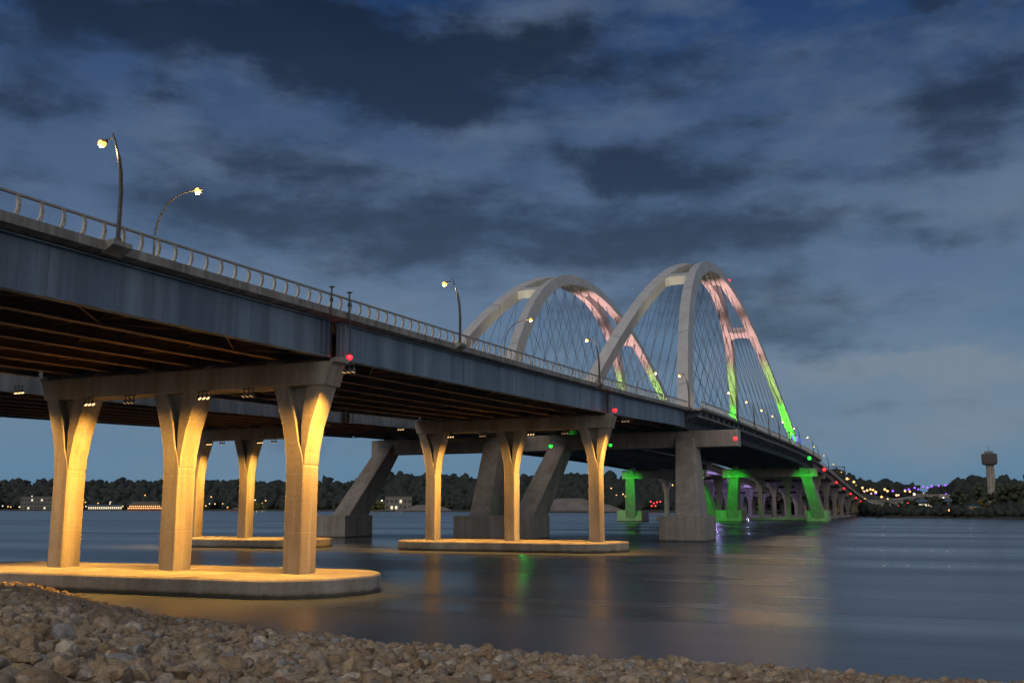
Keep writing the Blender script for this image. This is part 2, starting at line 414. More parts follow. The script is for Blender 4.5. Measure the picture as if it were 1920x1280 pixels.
# ---------------- piers
y_pier(A1+1.0, 65.5, 1.4, 16.1, 'lit concrete pier of three Y columns nearest the rocky bank')
y_pier(A1+.4, 139.3, 1.4, 17.95, 'lit concrete pier of three Y columns, middle one under the near bridge', foot_l=(-19.2, 18.6), sp=13.5)
y_pier(A2P, 137.6, 1.4, 17.9, 'lit Y column pier behind the nearest pier, under the rear bridge', foot_l=(-16.5, 16.5), sp=10.7)

for A, s, zt, nm, pw in ((A1+1.0, 65.5, 16.1, 'nearest pier', 1.0), (A1+.4, 139.3, 17.95, 'middle pier', .9), (A2P, 137.6, 17.9, 'rear pier', .8)):
    sp = {'nearest pier': 12.4, 'middle pier': 13.5, 'rear pier': 10.7}[nm]
    c = [A-sp, A, A+sp]; y = s+1.1; z = zt-.62
    P = 18500*pw
    k = 0
    for x, tx, w in ((c[0]+3.9, c[1]-.9, ORD[0]), (c[1]-3.9, c[0]+.9, ORD[1]), (c[1]+3.9, c[2]-.9, ORD[2]), (c[2]-3.9, c[1]+.9, ORD[3])):
        flood_cluster((x, y-2.2, z), (tx, y-1.2, 7), '%s bank of three floodlights from the left under the %s cap' % (w, nm), power=P*(.8 if k in (0, 2) else 1.5), spot=94)
        k += 1
    flood_cluster((c[2]+5.2, y-1.7, zt+.9), (c[2]+.9, y-1.0, 7), 'bank of three floodlights hung off the river end of the %s cap' % nm, power=P*1.5, spot=94)
    flood_cluster((c[0]-5.2, y-1.7, zt+.9), (c[0]-.9, y-1.0, 5), 'bank of three floodlights hung off the shaded end of the %s cap' % nm, power=P*.8, spot=94)

# ---------------- arches
CEN, HALF, ZTOP = 303.5, 116.5, 77.6
def arch_z(s): 
    x = min(abs(s-CEN)/HALF, 1); return ZTOP*(1-x**2.15)
def arch_pt(A, side, s):
    z = arch_z(s)
    foot, top = 17.6, 2.1
    return Vector((A+side*(foot+(top-foot)*z/ZTOP), s, z))
def s_at_z(z, sgn):
    return CEN+sgn*HALF*(1-z/ZTOP)**(1/2.15)
def rib(A, side, root, z0=19.0):
    # stations evenly spaced along the curve
    sa, sb = s_at_z(z0, -1), s_at_z(z0, 1)
    ts = [CEN-(CEN-sa)*math.cos(math.pi*k/88) for k in range(89)]
    def sec(s, grow=0):
        p = arch_pt(A, side, s); q0 = arch_pt(A, side, s-.5); q1 = arch_pt(A, side, s+.5)
        t = (q1-q0).normalized()
        pl = Vector((-side*(17.6-2.1)/ZTOP, 0, 1)).normalized()     # up direction in the inclined plane
        nrm = Vector((0, 1, 0)).cross(pl).normalized()               # out of plane
        rad = t.cross(nrm).normalized()
        if rad.z < 0: rad = -rad
        z = p.z; w = 1.25+grow; h = 1.55+.55*(1-z/ZTOP)+grow
        return [p-nrm*w-rad*h, p+nrm*w-rad*h, p+nrm*w+rad*h, p-nrm*w+rad*h]
    m = MB(); m.loft([sec(s) for s in ts])
    o = m.build('rib', 'arch', root)
    for k in range(6, 84, 7):                                         # bolted segment joints
        sm = MB(); sm.loft([sec(ts[k]-.07, .02), sec(ts[k]+.07, .02)])
        sm.build('segment_joint', 'web', o)
    return o
def leg(A, side, sgn, root):
    zt = 20.5
    p1 = arch_pt(A, side, s_at_z(zt, sgn)); p0 = arch_pt(A, side, s_at_z(0, sgn)); p0.y -= sgn*0
    m = MB(); rings = []
    for k in range(7):
        z = -2+(zt+2)*k/6; t = max(0, z)/zt
        q = arch_pt(A, side, s_at_z(max(z, 0), sgn))
        q.y = p0.y+(p1.y-p0.y)*t
        w = 2.35-.45*t; d = 4.6-2.1*t
        rings.append([(q.x-w, q.y-d, z), (q.x+w, q.y-d, z), (q.x+w, q.y+d, z), (q.x-w, q.y+d, z)])
    m.loft(rings); m.build('arch_leg', 'legs', root, bevel=.12)

def arch(A, label, s_c):
    root = empty('arch', (0, 0, 0)); tag(root, label, 'bridge arch', 'basket handle arches')
    for side in (1, -1):
        rib(A, side, root)
        for sgn in (-1, 1): leg(A, side, sgn, root)
    def cross(s, half, depth, name, bow=.0):
        a, b = arch_pt(A, -1, s), arch_pt(A, 1, s); 
        q0, q1 = arch_pt(A, 1, s-.5), arch_pt(A, 1, s+.5)
        t = Vector((0, (q1-q0).y, (q1-q0).z)).normalized(); n = Vector((0, -t.z, t.y))
        if n.z < 0: n = -n
        m = MB(); rings = []
        for k in range(9):
            f = k/8; x = a.x+(b.x-a.x)*f; e = abs(2*f-1)**2.2
            hl = half*(.55+.75*e)
            c = Vector((x, s, a.z))
            rings.append([c-t*hl-n*depth, c+t*hl-n*depth, c+t*hl+n*depth, c-t*hl+n*depth])
        m.loft(rings); m.build(name, 'arch', root)
    cross(CEN, 9.5, 1.45, 'crown_link'); cross(CEN-46, 2.6, 1.2, 'cross_brace'); cross(CEN+46, 2.6, 1.2, 'cross_brace')
    # hangers: two crossing families per rib
    for side in (1, -1):
        edge = A+side*(15.2)
        n = 0
        for k in range(-10, 11):
            s = CEN+k*9.1
            for off in (-1, 1):
                s2 = s+off*9.5*(1+.25*abs(k)/10)
                p = arch_pt(A, side, s); zd = zr(s2)-1.3
                if abs(s2-CEN) > 101 or p.z < zd+6: continue
                m = MB(); m.tube([p+Vector((0, 0, -1.2)), (edge+side*.3*off, s2, zd)], .06, 5); m.build('hanger', 'cable', root)
    return root
arch(A1, 'front basket handle arch with green lit far leg, the taller looking one', 0)
arch(A2, 'rear basket handle arch, left of the front one and partly behind it', 1)

# arch deck
def arch_deck(A, label):
    root = empty('arch_deck', (0, 0, 0)); tag(root, label, 'bridge deck', 'decks carried by the arches')
    hw = 19.2; s0, s1 = J3, 417.6
    d = MB(); sweep(d, [(A-hw, -1.72), (A-hw, -1.22), (A-hw+.4, -1.17), (A-hw+.45, -1.5), (A+hw-.45, -1.5), (A+hw-.4, -1.17), (A+hw, -1.22), (A+hw, -1.72), (A+hw-.6, -1.85), (A-hw+.6, -1.85)], s0+.05, s1)
    d.build('deck_slab', 'slab', root)
    a = MB(); sweep(a, [(A-hw+.5, -1.496), (A-hw+.5, -1.49), (A+hw-.5, -1.49), (A+hw-.5, -1.496)], s0+.1, s1-.05); a.build('road_surface', 'asphalt', root)
    for x in (-14.2, 14.2):
        g = MB(); sweep(g, [(A+x-.6, -5.0), (A+x+.6, -5.0), (A+x+.6, -2.3), (A+x-.6, -2.3)], s0+.4, s1-.4); g.build('tie_girder', 'dark', root)
    g = MB(); sweep(g, [(A+hw-1.0, -3.05), (A+hw-.85, -3.05), (A+hw-.85, -2.75), (A+hw-1.0, -2.75)], s0+.4, s1-.4); g.build('edge_pipe', 'slab', root)
    for x in (-9, -4.5, 0, 4.5, 9):
        g = MB(); sweep(g, [(A+x-.25, -2.75), (A+x+.25, -2.75), (A+x+.25, -1.87), (A+x-.25, -1.87)], s0+.4, s1-.4); g.build('stringer', 'under', root)
    q = s0+3
    while q < s1-2:
        z = zr(q); b = MB()
        b.prism_xz([(A-hw+.7, z-2.3), (A-hw+.7, z-1.9), (A+hw-.7, z-1.9), (A+hw-.7, z-2.3), (A+hw-3.0, z-3.2), (A+13.5, z-4.3), (A-13.5, z-4.3), (A-hw+3.0, z-3.2)], q-.16, q+.16)
        b.prism_xz([(A+hw-.72, z-3.15), (A+hw-.72, z-1.95), (A+hw-1.15, z-1.95), (A+hw-1.15, z-3.15)], q-.3, q+.3)
        b.build('floor_beam', 'web', root); q += 5.9
    return root
arch_deck(A1, 'deck of floor beams and brackets hung from the front arch')
arch_deck(A2, 'deck hung from the rear arch, behind the front deck')

# transfer beams between legs + shared blocks
def transfer(A, sgn, label, ext=24.3):
    s = s_at_z(18, sgn)
    root = empty('pier_beam', (0, 0, 0)); tag(root, label, 'pier beam', 'concrete beams across the arch legs')
    m = MB(); z = zr(s)-5.1
    m.box(A-ext, A+ext, s-sgn*1.5-1.7, s-sgn*1.5+1.7, z-3.5, z-.15)
    m.build('beam', 'legs', root, bevel=.1)
    for k in range(6):
        b = MB(); x = A+15.65*(-1+2*k/5); b.box(x-.5, x+.5, s-sgn*1.5-.8, s-sgn*1.5+.8, z-.16, z+.03); b.build('bearing', 'footing', root)
transfer(A1, -1, 'concrete beam across the near legs of the front arch')
transfer(A2, -1, 'concrete beam across the near legs of the rear arch', 17.5)
transfer(A1, 1, 'concrete beam across the far legs of the front arch, green patches', 18.5)
transfer(A2, 1, 'concrete beam across the far legs of the rear arch', 17.5)
def block(x0, x1, sgn, label, h=4.7):
    s = s_at_z(0, sgn); m = MB()
    m.loft([[(x0, s-5.6, z), (x1, s-5.6, z), (x1, s+5.6, z), (x0, s+5.6, z)] for z in (-2, h)])
    o = m.build('foundation_block', 'legs', bevel=.08); tag(o, label, 'foundation', 'foundation blocks of the arch legs')
NB = (A1+12.5, A1+20.9); MBk = (A2+13.3, A1-13.3); OB = (A2-23.2, A2-12.2)
block(*NB, -1, 'concrete block under the near leg of the front arch, in mid river')
block(*MBk, -1, 'wide concrete block shared by two leaning legs behind the middle pier')
block(*OB, -1, 'concrete block under the leaning leg farthest left')
block(*NB, 1, 'green lit block under the far leg at the right')
block(*MBk, 1, 'green lit block shared by the V of two far legs')
block(*OB, 1, 'green lit block under the leftmost far leg')

# ---------------- approach beyond the arch
def far_approach(A, label):
    root = empty('bridge_span', (0, 0, 0)); tag(root, label, 'bridge span', 'steel girder spans of the river bridges')
    d = MB(); hw = 16.6
    sweep(d, [(A-hw, -1.78), (A-hw, -1.22), (A+hw, -1.22), (A+hw, -1.78), (A+hw-1, -2), (A-hw+1, -2)], 418, 900, 12); d.build('deck_slab', 'slab', root)
    for k in range(4):
        x = A+15.4*(-1+2*k/3); g = MB()
        sweep(g, [(x-.3, -4.4), (x+.3, -4.4), (x+.05, -4.3), (x+.05, -2.05), (x-.05, -2.05), (x-.05, -4.3)], 418, 900, 12); g.build('girder', 'under', root)
far_approach(A1, 'long descending span of the near bridge beyond the front arch')
far_approach(A2, 'long descending span of the rear bridge beyond the rear arch')
def bent(A, s, label, proto={}):
    root = empty('bridge_pier', (0, 0, 0)); tag(root, label, 'bridge pier', 'slim piers beyond the arches')
    zt = zr(s)-4.4-1.8
    f = MB(); f.box(A-17, A+17, s-3, s+3, -2, 1.2); f.build('footing', 'footing', root, bevel=.1)
    for k in (-1, 0, 1):
        c = MB(); x = A+12.2*k; zs = max(zt-5.5, 2)
        c.prism_xz([(x-.9, 1.15), (x+.9, 1.15), (x+.9, zs), (x+2.2, zt), (x-2.2, zt), (x-.9, zs)], s-1.1, s+1.1); c.build('column', 'concrete', root)
    c = MB(); c.box(A-15.2, A+16.2, s-1.4, s+1.4, zt, zt+1.8); c.build('pier_cap', 'concrete', root)
bs = [458+42*k for k in range(9)]
for i, s in enumerate(bs):
    bent(A1, s, '%s slim concrete pier of the near bridge beyond the front arch' % ORD[i])
    if i < 6: bent(A2, s, '%s slim concrete pier of the rear bridge beyond the rear arch' % ORD[i])

# ---------------- street lamps
def curved_lamp(name='street_lamp'):
    root = empty(name)
    p = MB(); pts = [(0, 0, 0), (0, 0, 1.6), (-.03, 0, 3.0), (-.16, 0, 4.3), (-.42, 0, 5.5), (-.72, 0, 6.35), (-.95, 0, 6.85)]
    p.tube(pts, [.13, .115, .10, .09, .07, .055, .04], 8); p.tube([(0, 0, -.02), (0, 0, .28)], [.24, .17], 8)
    p.tube([(.13, 0, .2), (.13, 0, 3.0), (0.0, 0, 4.3), (-.25, 0, 5.3)], .035, 6)
    p.build('pole', 'pole', root)
    a = MB(); a.tube([(-.80, 0, 6.5), (-1.1, 0, 6.52), (-1.45, 0, 6.45)], .04, 6); a.build('arm', 'pole', root)
    h = MB(); h.loft([[(-1.38, -.12, 6.40), (-1.38, .12, 6.40), (-1.38, .10, 6.52), (-1.38, -.10, 6.52)], [(-1.7, -.2, 6.36), (-1.7, .2, 6.36), (-1.7, .16, 6.54), (-1.7, -.16, 6.54)], [(-2.05, -.1, 6.36), (-2.05, .1, 6.36), (-2.05, .08, 6.45), (-2.05, -.08, 6.45)]])
    hd = h.build('lamp_head', 'pole', root)
    l = MB(); l.ball((-1.75, 0, 6.31), .25, 12, 6); l.build('lens', 'lens_warm', hd, smooth=True)
    return root
def gooseneck(name='street_lamp'):
    root = empty(name)
    p = MB(); pts = [(0, 0, 0), (0, 0, 12.0)]; rr = [.14, .11]
    for k in range(1, 10):
        a = R(10*k); pts.append((4.0*(1-math.cos(a)), 0, 12.0+4.6*math.sin(a))); rr.append(.11-.005*k)
    pts.append((5.0, 0, 16.7)); rr.append(.06)
    p.tube(pts, rr, 8); p.build('pole', 'pole', root)
    h = MB(); h.loft([[(x, -w, 16.62), (x, w, 16.62), (x, w*.8, 16.8), (x, -w*.8, 16.8)] for x, w in ((4.9, .1), (5.4, .22), (5.9, .12))]); hd = h.build('lamp_head', 'pole', root)
    l = MB(); l.ball((5.4, 0, 16.56), .34, 12, 6); l.build('lens', 'lens_warm', hd, smooth=True)
    return root
lampA = curved_lamp(); lampB = gooseneck()
svals = [42.4, 88.0, 133.5, 190.5, 228.5, 252, 276, 296, 318, 345, 385, 430, 470, 515, 560, 610, 665, 730]
for i, s in enumerate(svals):
    arched = J3 < s < 418
    x = A1+(19.45 if arched else 16.85); o = lampA if i == 0 else copy_tree(lampA)
    zb = zr(s)-1.2
    o.location = (x, s, zb)
    tag(o, '%s curved lamp from the left on the near edge of the bridge' % ORD[i], 'street lamp', 'curved lamps along the near deck edge')
    bz = MB(); 
    bz.loft([[(x-.45, s-.75, zb-.75), (x-.40, s-.75, zb-.75), (x-.40, s+.75, zb-.75), (x-.45, s+.75, zb-.75)], [(x-.45, s-.75, zb-.28), (x+.42, s-.75, zb-.28), (x+.42, s+.75, zb-.28), (x-.45, s+.75, zb-.28)], [(x-.45, s-.75, zb), (x+.42, s-.75, zb), (x+.42, s+.75, zb), (x-.45, s+.75, zb)]])
    b = bz.build('lamp_corbel', 'slab'); tag(b, 'concrete corbel jutting from the deck edge under the %s curved lamp' % ORD[i], 'corbel', 'lamp corbels')
    if i < 11: light('lamp_glow', 'POINT', (x-1.9, s, zb+6.0), 800, (1, .62, .25), size=.25)
for i, s in enumerate([77.5, 170, 262]):
    o = lampB if i == 0 else copy_tree(lampB)
    o.location = (A1-13.6, s, zr(s)-1.5)
    tag(o, '%s tall gooseneck lamp from the left on the shaded side of the road' % ORD[i], 'street lamp', 'gooseneck lamps across the road')
    light('lamp_glow', 'POINT', (A1-13.6+5.4, s, zr(s)-1.5+16), 2600, (1, .62, .25), size=.3)

# bright lamp where the deck ends
# ---------------- navigation lights
def nav(loc, mat, label, rad=.28, rod=1.2):
    root = empty('navigation_light', loc); tag(root, label, 'navigation light', 'navigation lights')
    m = MB(); m.tube([(0, 0, rod), (0, 0, .2)], .05, 6); m.tube([(0, 0, .32), (0, 0, .2)], rad*.8, 10); m.build('hanger_rod', 'dark', root)
    l = MB(); l.ball((0, 0, 0), rad, 12, 7); l.build('lens', mat, root, smooth=True)
nav((A1+16.6, 68.0, 18.55), 'lens_red', 'red navigation light by the river end of the nearest pier cap', .26, 3)
nav((A1+16.6, 141.6, 20.7), 'lens_red', 'red navigation light by the river end of the middle pier cap', .36, 2)
nav((-35.2, 196.5, 19.6), 'lens_red', 'red navigation light on the beam end by the near arch leg', .42)
nav((-38.6, 405, 20.4), 'lens_red', 'red navigation light at the far end of the front arch', .7)
for i, s in enumerate(bs[1:]): nav((A1+17.3, s, zr(s)-4.9), 'lens_red', '%s red navigation light in the row beyond the front arch' % ORD[i], .55)
nav((-59.2, 157, 16.6), 'lens_green', 'green navigation light hanging above the middle column of the middle pier', .36, 5)
nav((-50.2, 162, 16.8), 'lens_green', 'green navigation light hanging between two columns of the middle pier', .3, 5)
nav((A1+19.3, 372, 23.4), 'lens_green', 'green navigation light under the far end of the front arch deck', .7)
light('red_glow', 'POINT', (A1+16.75, 67.6, 18.5), 14, (1, .01, .03), size=.2)
light('red_glow', 'POINT', (A1+16.9, 141.4, 20.6), 20, (1, .01, .03), size=.2)

# ---------------- coloured architectural lights
def wash(loc, aim, power, col, spot, mat, label):
    flood_cluster(loc, aim, label, mat, 3, 0, r=.22)
    light('wash_beam', 'SPOT', Vector(loc)+(Vector(aim)-Vector(loc)).normalized()*.6, power, col, aim, 1.0, spot, 1.0)
for A, w in ((A1, 'front'), (A2, 'rear')):
    for side in (1, -1):
        nm = 'near side' if side == 1 else 'shaded side'
        zd = 25.9
        wash((A+side*12.5, 370, zd+.5), arch_pt(A, side, 389)+Vector((0, 0, 2)), 130000, (.06, 1, .02), 60, 'lens_green', 'green floodlights at the foot of the %s arch, %s, far end' % (w, nm))
        wash((A+side*9, 344, zd+.4), arch_pt(A, side, 373), 80000, (.62, 1, .25), 48, 'lens_warm', 'pale yellow floodlights on the %s arch deck, %s, beyond midspan' % (w, nm))
        wash((A+side*6, 318, zd+.4), arch_pt(A, side, 352), 105000, PINK, 44, 'lens_pink', 'pink floodlights on the %s arch deck, %s, at midspan' % (w, nm))
        wash((A+side*3, 298, zd+.4), arch_pt(A, side, 318), 125000, PINK, 42, 'lens_pink', 'pink floodlights on the %s arch deck, %s, under the crown' % (w, nm))
        wash((A+side*6, 232, zd+.4), arch_pt(A, side, 262)+Vector((0, 0, -2)), 30000, (1, .84, .55), 74, 'lens_warm', 'warm floodlights on the %s arch deck, %s, near end' % (w, nm))
    # legs below deck, far end, faces towards the river
for x, tx, w in ((A1+13, A1+17, 'right hand leg'), (A1-11, A1-17, 'front arch half of the V'), (A2+11, A2+17, 'rear arch half of the V'), (A2-12, A2-17, 'leftmost leg')):
    wash((x, 388, 20.3), (tx, 418, 7), 19000, GREEN, 62, 'lens_green', 'green floodlights under the deck aimed at the %s' % w)
    wash((x, 408, 19.9), (x, 409.8, 17.6), 230, GREEN, 120, 'lens_green', 'green floodlights close above the beam by the %s' % w)
for x, tx, w in ((A1+11, A1+17, 'nearest arch leg'), (A1-11, A1-17, 'leg right of the shared near block'), (A2+11, A2+17, 'leg left of the shared near block')):
    wash((x, 222, 20.6), (tx, 191, 11), 4500, GREEN, 32, 'lens_green', 'green floodlights under the deck aimed back at the %s' % w)
    wash((x+1, 206, 20.9), (x+1, 203, 21.6), 350, GREEN, 120, 'lens_green', 'green floodlights tucked behind the beam by the %s' % w)
for s in (470, 520, 560): light('purple_wash', 'POINT', (A2+8, s, zr(s)-8), 5200, (.5, .38, 1), size=.5)
for i, s in enumerate((474, 520, 562)):
    b = MB(); b.ball((0, 0, 0), .3, 8, 5); o = b.build('purple_floodlight', 'lens_purple', loc=(A2+8, s, zr(s)-7.2)); o.location = (A2+8, s, zr(s)-7.2)
    b = None
    tag(o, '%s purple floodlight under the rear bridge beyond the arch' % ORD[i], 'floodlight', 'purple floodlights')

# aviation light, gantry, blue posts
o = MB(); o.ball((0, 0, 0), .5, 10, 6); o.tube([(0, 0, -1.6), (0, 0, 0)], .08, 6)
p = arch_pt(A1, 1, 320); ob = o.build('aviation_light', 'lens_red'); ob.location = p+Vector((0, 0, 3.2)); tag(ob, 'small red aviation light on the crown of the front arch', 'warning light')
g = empty('sign_gantry', (0, 0, 0)); tag(g, 'grey lattice sign gantry over the road beyond the front arch', 'sign gantry')
sg = 556; zg = zr(sg)-1.5
for x in (A1+17.2, A1-17.2):
    m = MB()
    for dy in (-.5, .5):
        m.tube([(x, sg+dy, zg-.2), (x, sg+dy, zg+9.2)], .22, 6)
    for k in range(6): m.bar((x, sg-.5, zg+k*1.5), (x, sg+.5, zg+k*1.5+1.2), .12)
    m.build('post', 'cable', g)
m = MB()
for dz in (7.1, 9.1): m.tube([(A1+17.2, sg-.5, zg+dz), (A1-17.2, sg-.5, zg+dz)], .2, 6); m.tube([(A1+17.2, sg+.5, zg+dz), (A1-17.2, sg+.5, zg+dz)], .2, 6)
for k in range(14):
    a, b = A1-17.2+k*2.457, A1-17.2+(k+1)*2.457
    m.bar((a, sg-.5, zg+(7.1 if k % 2 else 9.1)), (b, sg-.5, zg+(9.1 if k % 2 else 7.1)), .16)
m.build('truss', 'cable', g)
for i, s in enumerate((338, 347, 357)):
    m = MB(); m.box(-.22, .22, -.22, .22, 0, 3.4); m.box(-.35, .35, -.35, .35, 3.4, 3.7)
    o = m.build('lit_post', 'lens_blue', loc=(0, 0, 0)); o.location = (A1+18.1, s, zr(s)-1.4)
    tag(o, '%s blue lit post beside the green arch leg on the deck' % ORD[i], 'light post', 'blue lit posts on the deck')
# drain pole at the expansion joint
for i, s in enumerate((64.9, 67.5)):
    m = MB(); z = zr(s); m.tube([(0, 0, -1.9), (0, 0, .35)], .07, 6); m.box(-.18, .18, -.18, .18, .35, .42); m.box(-.1, .1, -.1, .1, -.8, -.5)
    o = m.build('joint_post', 'dark'); o.location = (A1+16.78, s, z); tag(o, '%s dark utility post at the rail gap over the nearest pier' % ORD[i], 'utility post')

# ------------------------------------------------------------------ water, land
m = MB(); m.add([(-9000, -400, 0), (9000, -400, 0), (9000, 12000, 0), (-9000, 12000, 0)], [(0, 1, 2, 3)])
o = m.build('water', 'water', kind='structure')

SKY = [(-900, 903), (-300, 905), (0, 902), (40, 903), (150, 906), (200, 901), (300, 904), (420, 900), (480, 903), (560, 905), (600, 902), (660, 904), (700, 899), (740, 892), (850, 895), (900, 901), (1000, 897), (1100, 893), (1200, 900), (1260, 893), (1320, 897), (1400, 892), (1500, 886), (1580, 891), (1620, 897), (1660, 906), (1700, 914), (1735, 921), (1765, 922), (1785, 910), (1810, 903), (1860, 899), (1920, 903), (2300, 897), (2900, 900)]
SH = [(-900, 2900), (0, 2300), (440, 1710), (680, 1385), (1000, 1120), (1280, 985), (1500, 760), (1650, 590), (1920, 520), (2300, 430), (2900, 380)]
RG = [(-900, 3500), (0, 2900), (440, 2300), (680, 1900), (1000, 1650), (1280, 1500), (1650, 1650), (1765, 1900), (1920, 1450), (2300, 1300), (2900, 1200)]
def tab(t, x): return float(np.interp(x, [a for a, b in t], [b for a, b in t]))
from mathutils import noise as mn
def land_z(px, rad):
    s0, s1 = tab(SH, px), tab(RG, px)
    top = at(px, tab(SKY, px), s1).z-.0105*s1
    t = (rad-s0)/(s1-s0)
    if px > 1560: t2 = max(0, min(1, t)); k = t2**1.25
    else: t2 = max(0, min(1, t)); k = t2*t2*(3-2*t2)
    z = 1.4+(top-1.4)*k + 5*(mn.noise(Vector((px*.012, rad*.004, 0))))*k
    if t < 0: z = 1.4+t*900/ max(1, 1)*.02
    return z
pxs = list(range(-900, 2901, 20)); ts = [-.012, 0, .02, .08, .16, .25, .35, .45, .55, .65, .75, .85, .95, 1.05, 1.3]
vs = []; fs = []
for i, px in enumerate(pxs):
    s0, s1 = tab(SH, px), tab(RG, px)
    s0 += 10*mn.noise(Vector((px*.02, 3, 1)))
    for j, t in enumerate(ts):
        rad = s0+(s1-s0)*t
        z = -1.2 if j == 0 else (1.2 if j == 1 else land_z(px, rad))
        if j == len(ts)-1: z = -5
        p = at(px, 948, rad); vs.append((p.x, p.y, z))
n = len(ts)
for i in range(len(pxs)-1):
    for j in range(n-1): fs.append((i*n+j, (i+1)*n+j, (i+1)*n+j+1, i*n+j+1))
m = MB(); m.add(vs, fs); m.build('hills', 'land', kind='structure', smooth=True)

# clumpy tree masses (numpy merge)
def ico(sub, seed, amp=.3, fr=1.6, planes=0):
    bm = bmesh.new(); bmesh.ops.create_icosphere(bm, subdivisions=sub, radius=1)
    rs = random.Random(seed); o = Vector((rs.random()*50, rs.random()*50, rs.random()*50))
    pl = [(Vector((rs.gauss(0, 1), rs.gauss(0, 1), rs.gauss(0, 1))).normalized(), rs.uniform(.42, .82)) for _ in range(planes)]
    for v in bm.verts:
        d = v.co.normalized(); r = 1.0
        for nn, dd in pl:
            c = d.dot(nn)
            if c > .05: r = min(r, dd/c)
        r *= 1+amp*mn.noise(d*fr+o)+amp*.5*mn.noise(d*fr*2.7+o)
        v.co = d*r
    me = bpy.data.meshes.new('t'); bm.to_mesh(me); bm.free()
    V = np.empty(len(me.vertices)*3, np.float32); me.vertices.foreach_get('co', V)
    Fc = np.array([p.vertices[:] for p in me.polygons], np.int32); bpy.data.meshes.remove(me)
    return V.reshape(-1, 3), Fc
def merged(name, protos, items, mat, tone=None, smooth=False, kind='stuff'):
    """items: (proto index, loc, scale xyz, rot matrix)"""
    Vs, Fs, T = [], [], []; off = 0
    for k, (pi, loc, scl, rot) in enumerate(items):
        V, Fc = protos[pi]
        W = (V*np.array(scl, np.float32)) @ rot.T.astype(np.float32) + np.array(loc, np.float32)
        Vs.append(W); Fs.append(Fc+off); off += len(V)
        if tone is not None: T.append(np.full(len(V), tone[k], np.float32))
    Vs = np.concatenate(Vs); Fs = np.concatenate(Fs)
    me = bpy.data.meshes.new(name); me.vertices.add(len(Vs)); me.vertices.foreach_set('co', Vs.ravel())
    me.loops.add(Fs.size); me.loops.foreach_set('vertex_index', Fs.ravel())
    me.polygons.add(len(Fs)); me.polygons.foreach_set('loop_start', np.arange(0, Fs.size, 3, dtype=np.int32))
    me.polygons.foreach_set('loop_total', np.full(len(Fs), 3, np.int32))
    if smooth: me.polygons.foreach_set('use_smooth', np.ones(len(Fs), bool))
    me.update(calc_edges=True)
    if tone is not None:
        a = me.attributes.new('tone', 'FLOAT', 'POINT'); a.data.foreach_set('value', np.concatenate(T))
    me.materials.append(MT[mat]); o = bpy.data.objects.new(name, me); COL.objects.link(o); o['kind'] = kind
    return o
def rotm():
    return np.array(Matrix.Rotation(random.uniform(0, 6.28), 3, 'Z') @ Matrix.Rotation(random.uniform(-.4, .4), 3, 'X'))
crowns = [ico(2, 100+k, .8, 2.3) for k in range(8)]
def wood(name, px0, px1, n, mat, tmin=.06, tmax=1.05, size=(5, 9), dens=None):
    items = []
    for _ in range(n):
        px = random.uniform(px0, px1); t = random.uniform(tmin, tmax)
        s0, s1 = tab(SH, px), tab(RG, px); rad = s0+(s1-s0)*t
        if dens and not dens(px, t): continue
        z = land_z(px, rad); p = at(px, 948, rad); r = random.uniform(*size)*rad/1000*math.exp(random.gauss(0, .22))
        for q in range(2):
            items.append((random.randrange(8), (p.x+random.uniform(-.6, .6)*r, p.y+random.uniform(-.6, .6)*r, z+r*(.5+.55*q)), (r*(1-.25*q), r*(1-.25*q), r*random.uniform(.7, 1.1)), rotm()))
    return merged(name, crowns, items, mat)
o = wood('left_woods', -500, 700, 4600, 'leaf', .10, 1.03, (2.8, 5)); tag(o, 'dark wooded hillside along the far shore at left', 'woods')
o = wood('middle_woods', 690, 1600, 4200, 'leaf', .10, 1.03, (3.2, 5.6)); tag(o, 'dark wooded hillside behind the arch piers', 'woods')
def valley(px, t): 
    if 1585 < px < 1795: return t > .86
    if px < 1890: return t > .36 or t < .03
    return True
o = wood('right_woods', 1590, 2300, 5200, 'leaf', .02, 1.03, (3, 5.6), valley); tag(o, 'dark wooded hills at the right horizon', 'woods')
o = wood('shore_bushes', 1615, 2100, 900, 'leaf', .0, .03, (1.7, 3.6)); tag(o, 'low dark bushes at the water edge on the right', 'bushes')

# individual shoreline trees
leafq = []
def tree(px, rad, h, label, mat='leaf_near', group='trees along the far shores'):
    p = at(px, 948, rad); z = land_z(px, rad) if rad > tab(SH, px) else 1
    root = empty('tree', (p.x, p.y, z)); tag(root, label, 'tree', group)
    t = MB(); t.tube([(0, 0, -.5), (0, 0, h*.35), (h*.03, 0, h*.6)], [h*.03, h*.022, h*.012], 6)
    for a in range(4):
        an = a*1.6+random.random(); t.tube([(0, 0, h*(.3+.06*a)), (math.cos(an)*h*.22, math.sin(an)*h*.22, h*(.5+.07*a))], [h*.014, h*.006], 5)
    t.build('trunk', 'bark', root)
    items = []
    for _ in range(26):
        a = random.uniform(0, 6.28); q = random.uniform(0, 1)**.6; zz = random.uniform(.25, 1); w = math.sin(min(1, (zz-.15)/.85)*math.pi)**.5*.34*h
        r = h*random.uniform(.07, .14); items.append((random.randrange(8), (math.cos(a)*q*w, math.sin(a)*q*w, zz*h*.92), (r, r, r*.8), rotm()))
    c = merged('crown', crowns, items, mat); del c['kind']; c.parent = root
    return root
TR = [(1648, 600, 6), (1662, 610, 7), (1672, 650, 6), (1700, 630, 9), (1716, 620, 10), (1690, 600, 7), (1753, 600, 10), (1768, 600, 9), (1785, 600, 10), (1800, 600, 14), (1812, 580, 11), (1836, 600, 17), (1848, 560, 10), (1880, 600, 16), (1893, 560, 15), (1908, 560, 18), (1921, 560, 15), (1640, 600, 5), (1868, 560, 8)]
